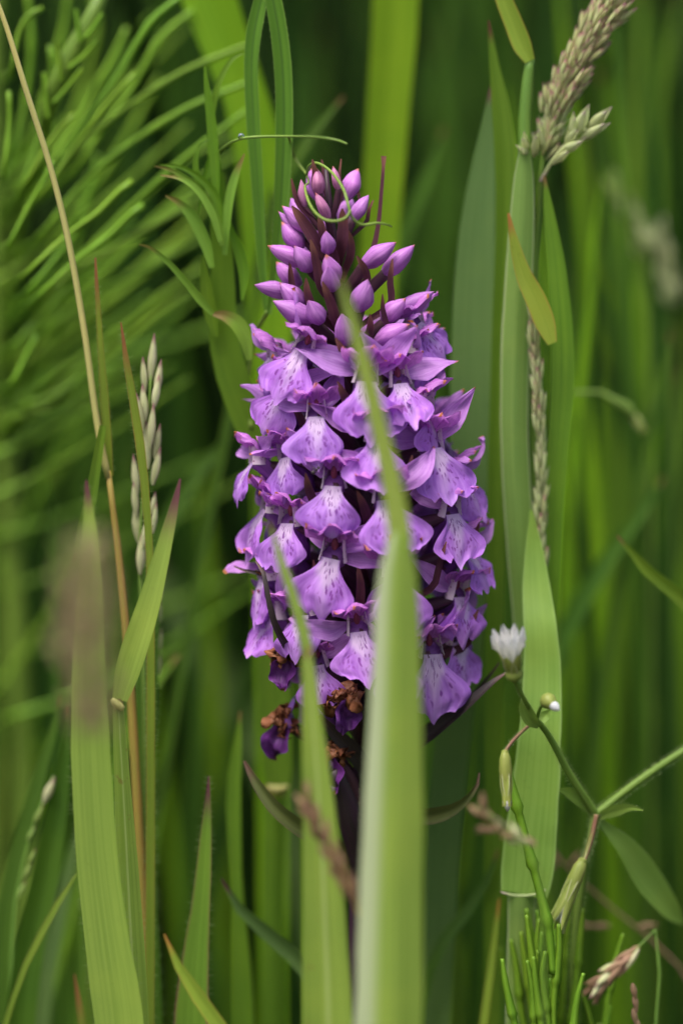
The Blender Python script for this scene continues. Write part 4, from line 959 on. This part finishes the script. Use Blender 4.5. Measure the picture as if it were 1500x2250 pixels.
htail('big pale horsetail with many jointed branches sweeping up from its stem', [(-14, -60, 34), (-12, 300, 40), (-6, 700, 44), (6, 900, 46), (22, 1100, 48), (44, 1500, 50), (60, 1900, 50), (70, 2250, 50)], .10,
      [(reach(p, y + .006), y + .006) for p, y in BR] + [(reach([(q[0] + ox, q[1] + oy, q[2]) for q in p], y + dy_), y + dy_) for p, y in BR[:9] for ox, oy, dy_ in ((hr.uniform(-40, 40), hr.uniform(20, 120), hr.uniform(.0, .04)),)])
s = htail('yellowish horsetail tip standing among the sweeping green branches', [(236, -40, 22), (220, 0, 34), (190, 62, 42), (150, 130, 44), (118, 205, 40), (90, 330, 34, .05), (40, 520, 34, .08), (-10, 900, 36, .1), (-30, 1500, 38, .1), (-40, 2250, 40, .1)], .032,
      [([(x, y, 14), ((x + sx) / 2, (y + sy) / 2 + 4, 16), (sx, sy, 14)], .030) for x, y, sx, sy in ((226, 30, 186, 84), (168, 20, 176, 94), (214, 90, 152, 150), (128, 90, 134, 180), (180, 150, 118, 226), (96, 160, 106, 260))])
for i in range(22):
    a = hr.uniform(.25, 1.35); L_ = hr.uniform(260, 620); x0 = hr.uniform(-60, 120); y0 = hr.uniform(300, 1000) if i < 10 else hr.uniform(1000, 1650); y = hr.uniform(.07, .13)
    BR2 = [(x0 + math.cos(a) * L_, y0 - math.sin(a) * L_, 12), (x0 + math.cos(a) * L_ * .6, y0 - math.sin(a) * L_ * .54, 20), (x0 + math.cos(a) * L_ * .25, y0 - math.sin(a) * L_ * .2, 20), (x0, y0, 18)]
    (HBX := globals().setdefault('HBX', [])).append((reach(BR2, y, .12), y))
htail('dim blurred horsetail with fanned branches behind the big pale one', [(-40, -60, 30), (-14, 500, 44), (-10, 1200, 50), (-6, 2250, 54)], .12, HBX)
HB2 = [([(1106, 1648, 16), (1122, 1720, 28), (1150, 1830, 30), (1180, 1940, 30), (1204, 2040, 30), (1214, 2140, 24)], -.014)]
for q in range(30):
    tx = hr.uniform(1085, 1285); ty = 1975 + abs(tx - 1180) * .2 + hr.uniform(-10, 170); bx = 1206 + (tx - 1190) * .25; y = hr.uniform(-.016, .010)
    HB2.append(([(tx, ty, 14), (tx + (bx - tx) * .12 + hr.uniform(-8, 8), ty + 60, 24), (tx + (bx - tx) * .45 + hr.uniform(-8, 8), ty + 180, 24), (bx, 2380, 22)], y))
htail('small fresh horsetail tuft growing at the foot of the wide jointed leaf', [(1206, 2060, 14), (1208, 2160, 22), (1210, 2250, 26)], -.006, HB2)
HB3 = [([(1368, 2052, 12), (1352, 2110, 22), (1336, 2190, 24), (1326, 2260, 22), (1320, 2330, 20)], .0), ([(1340, 2210, 14), (1332, 2250, 18), (1322, 2320, 18)], .0), ([(1274, 2170, 10), (1290, 2220, 14), (1310, 2300, 14)], .0)]
htail('sparse horsetail shoot low beside the drooping buff grass head', [(1318, 2250, 18), (1316, 2300, 20)], .0, HB3)

# ------------------------------------------------------------------ single blades out of focus behind
BB = [('broad bright lime grass blade tall and soft behind the orchid tip', [(872, -60, 100), (866, 60, 98), (852, 250, 94), (836, 480, 84), (825, 700, 80), (815, 1000, 76), (810, 2250, 60)], .055, m_limesat, .1),
      ('wide lime grass leaf sweeping down behind the vetchling leaflets', [(440, -60, 120), (468, 30, 118), (508, 120, 100), (548, 240, 96), (580, 380, 112), (590, 540, 110), (595, 800, 90), (600, 2250, 60)], .05, m_limesat, .15),
      ('short soft leaf tip poking up behind the pale tendril', [(754, 212, 4), (722, 256, 18), (684, 298, 24), (640, 350, 24), (600, 440, 24)], .05, m_mid, .2),
      ('soft green leaf leaning past the dark bract filament', [(976, 280, 4), (950, 350, 24), (916, 440, 30), (888, 520, 30), (860, 640, 28)], .08, m_mid, .2),
      ('long soft stalk rising at a slant behind the chickweed fork', [(1520, 820, 44), (1490, 1080, 46), (1462, 1400, 50), (1432, 1700, 54), (1404, 2000, 54), (1388, 2250, 54)], .13, m_fresh, .2),
      ('diagonal grey green leaf blurred behind the pale ear and spike', [(330, 1230, 30), (400, 1350, 80), (470, 1470, 90), (550, 1600, 90), (620, 1740, 80)], .13, m_blue, .1),
      ('tapering soft leaf beside the diagonal grey green leaf', [(505, 955, 5), (470, 990, 26), (420, 1060, 34), (370, 1140, 36), (330, 1240, 34)], .06, m_mid, .2),
      ('small soft leaf ending level with the hanging withered flower', [(392, 1440, 6), (360, 1475, 26), (330, 1510, 28), (290, 1570, 26)], .04, m_fresh, .2)]
for lb, pl, Y, mt, tn in BB: blade(lb, pl, Y, mt, turn=tn, wav=.02)
RB = [((1272, 280), (1287, 550), (1302, 780), 50, .10), ((1300, -20), (1330, 300), (1350, 700), 44, .14), ((1392, -20), (1400, 220), (1392, 460), 44, .10), ((1490, -20), (1450, 220), (1420, 480), 34, .09), ((1440, 60), (1470, 500), (1480, 1000), 44, .16),
      ((1370, 500), (1390, 800), (1400, 1200), 44, .17), ((1325, 820), (1320, 1200), (1310, 1700), 44, .18), ((1500, 500), (1480, 900), (1450, 1500), 40, .2), ((960, 1400), (955, 1800), (950, 2200), 50, .12), ((1040, 1380), (1042, 1700), (1030, 2100), 40, .09),
      ((640, 1560), (660, 1800), (670, 2250), 44, .12), ((300, 1000), (250, 1300), (230, 1700), 44, .12), ((170, 850), (200, 1100), (190, 1500), 40, .15), ((70, 1100), (100, 1500), (90, 2000), 44, .14), ((420, 1000), (430, 1300), (440, 1700), 40, .2),
      ((480, 1250), (420, 1700), (400, 2200), 44, .16), ((700, 60), (690, 300), (690, 700), 50, .2), ((640, -30), (660, 200), (650, 600), 44, .15), ((990, 40), (960, 400), (960, 900), 44, .22), ((1230, 600), (1260, 1000), (1270, 1500), 44, .14),
      ((1330, 1250), (1350, 1600), (1340, 2100), 40, .16), ((1080, 1600), (1070, 1900), (1060, 2250), 40, .11), ((330, 100), (300, 500), (290, 1000), 50, .18), ((240, 1650), (200, 1900), (190, 2250), 44, .1), ((460, 2000), (480, 2150), (490, 2300), 36, .07), ((350, 780), (400, 1100), (420, 1500), 40, .14)]
COLN = (('fresh green', m_fresh), ('mid green', m_mid), ('green', m_deep), ('yellow green', m_limesat))
for i, (a, b_, c_, wd, Y) in enumerate(RB):
    wd *= .55
    where = 'behind the chickweed' if b_[0] > 1020 and b_[1] > 1100 else 'behind the flowering grass' if b_[0] > 1200 else 'behind the wide lime blade' if b_[0] < 280 else 'between pale ear and orchid' if b_[0] < 520 else 'behind the orchid'
    cn, mt = COLN[(0, 3, 1, 0)[i % 4] if b_[0] > 1200 else (1, 2, 2, 0)[i % 4]]
    blade('blurred %s grass leaf upright in the thicket %s' % (cn, where), [(a[0], a[1], 5), ((a[0] * 2 + b_[0]) / 3, (a[1] * 2 + b_[1]) / 3, wd * .7), (b_[0], b_[1], wd), (c_[0], c_[1], wd)], Y + .03, mt,
          group='blurred upright grass leaves behind the orchid', wav=0)
nr = random.Random(41)
for i in range(58):
    if i < 34: x, ty, z = nr.uniform(1215, 1520), nr.uniform(-250, 900), 'behind the flowering grass'
    elif i < 48: x, ty, z = nr.uniform(60, 520), nr.uniform(650, 1500), 'behind the pale ear'
    else: x, ty, z = nr.uniform(920, 1100), nr.uniform(900, 1600), 'between the spike and the chickweed'
    ln = nr.gauss(0, .10); wd = nr.uniform(12, 30); Y = nr.uniform(.06, .19); k = nr.choice((0, 1, 1, 2, 2, 3))
    blade('narrow blurred %s grass stem %s' % (COLN[k][0], z), [(x + ln * (900 - t), ty + t, wd * f) for t, f in ((0, .15), (160, .7), (420, 1), (800, 1))], Y, COLN[k][1], group='narrow blurred grass stems ' + z, wav=0, n=22, name='narrow_grass')['kind'] = 'thing'
# pale heads out of focus at right
def fuzzy(label, ax_, Y, me, n, L, W, rp, mixm=None, tail=()):
    s = thing('grass_panicle', label, 'grass head'); culm([*ax_, *tail], Y, m_stem, s, 'stalk', ground=True); ear(s, ax_, Y, n, L, W, me, .3, gr, (0, 1), rad_px=rp, bushy=True, mixm=mixm)
fuzzy('soft whitish grass head hanging in the blur behind the flowering grass', [(1440, 505, 5), (1448, 560, 6), (1460, 620, 6), (1470, 665, 6)], .09, SP_WHITE, 30, 50, 20, (10, 18), None, [(1478, 760, 8), (1480, 1200, 9)])
fuzzy('soft yellowish grass head in the blur beside the whitish one', [(1350, 410, 5), (1372, 450, 6), (1398, 510, 6), (1410, 560, 6)], .085, SP_GREEN, 24, 50, 18, (10, 16), SP_WHITE, [(1424, 700, 8), (1430, 1200, 9)])
s = thing('nodding_bud', 'blurred nodding bud on an arched stalk behind the flowering grass', 'flower bud')
culm([(1412, 950, 14), (1400, 925, 26), (1376, 895, 26), (1345, 872, 14), (1300, 858, 9), (1262, 856, 9), (1240, 880, 10), (1225, 960, 10), (1220, 1300, 12)], .045, m_chick, s, 'stalk', ground=True, n=50)
b = P(1385, 905, .045); d = P(1416, 955, .045) - b; cup('sepal', b, d, .0045, .0020, 5, m_calyx, s, .05)

# ------------------------------------------------------------------ stand every grouped thing's empty at its own base
bpy.context.view_layer.update()
for e in [o for o in bpy.data.objects if o.type == 'EMPTY' and o.parent is None and o is not orchid and o.location.length < 1e-6]:
    lo = None
    for ch in e.children:
        for cnr in ch.bound_box:
            q = ch.matrix_world @ Vector(cnr)
            if lo is None or q.z < lo.z: lo = q
    if lo is None: continue
    lo = Vector((lo.x, lo.y, max(lo.z, 0)))
    e.location = lo; sh_ = Matrix.Translation(-lo)
    for ch in e.children: ch.matrix_local = sh_ @ ch.matrix_local
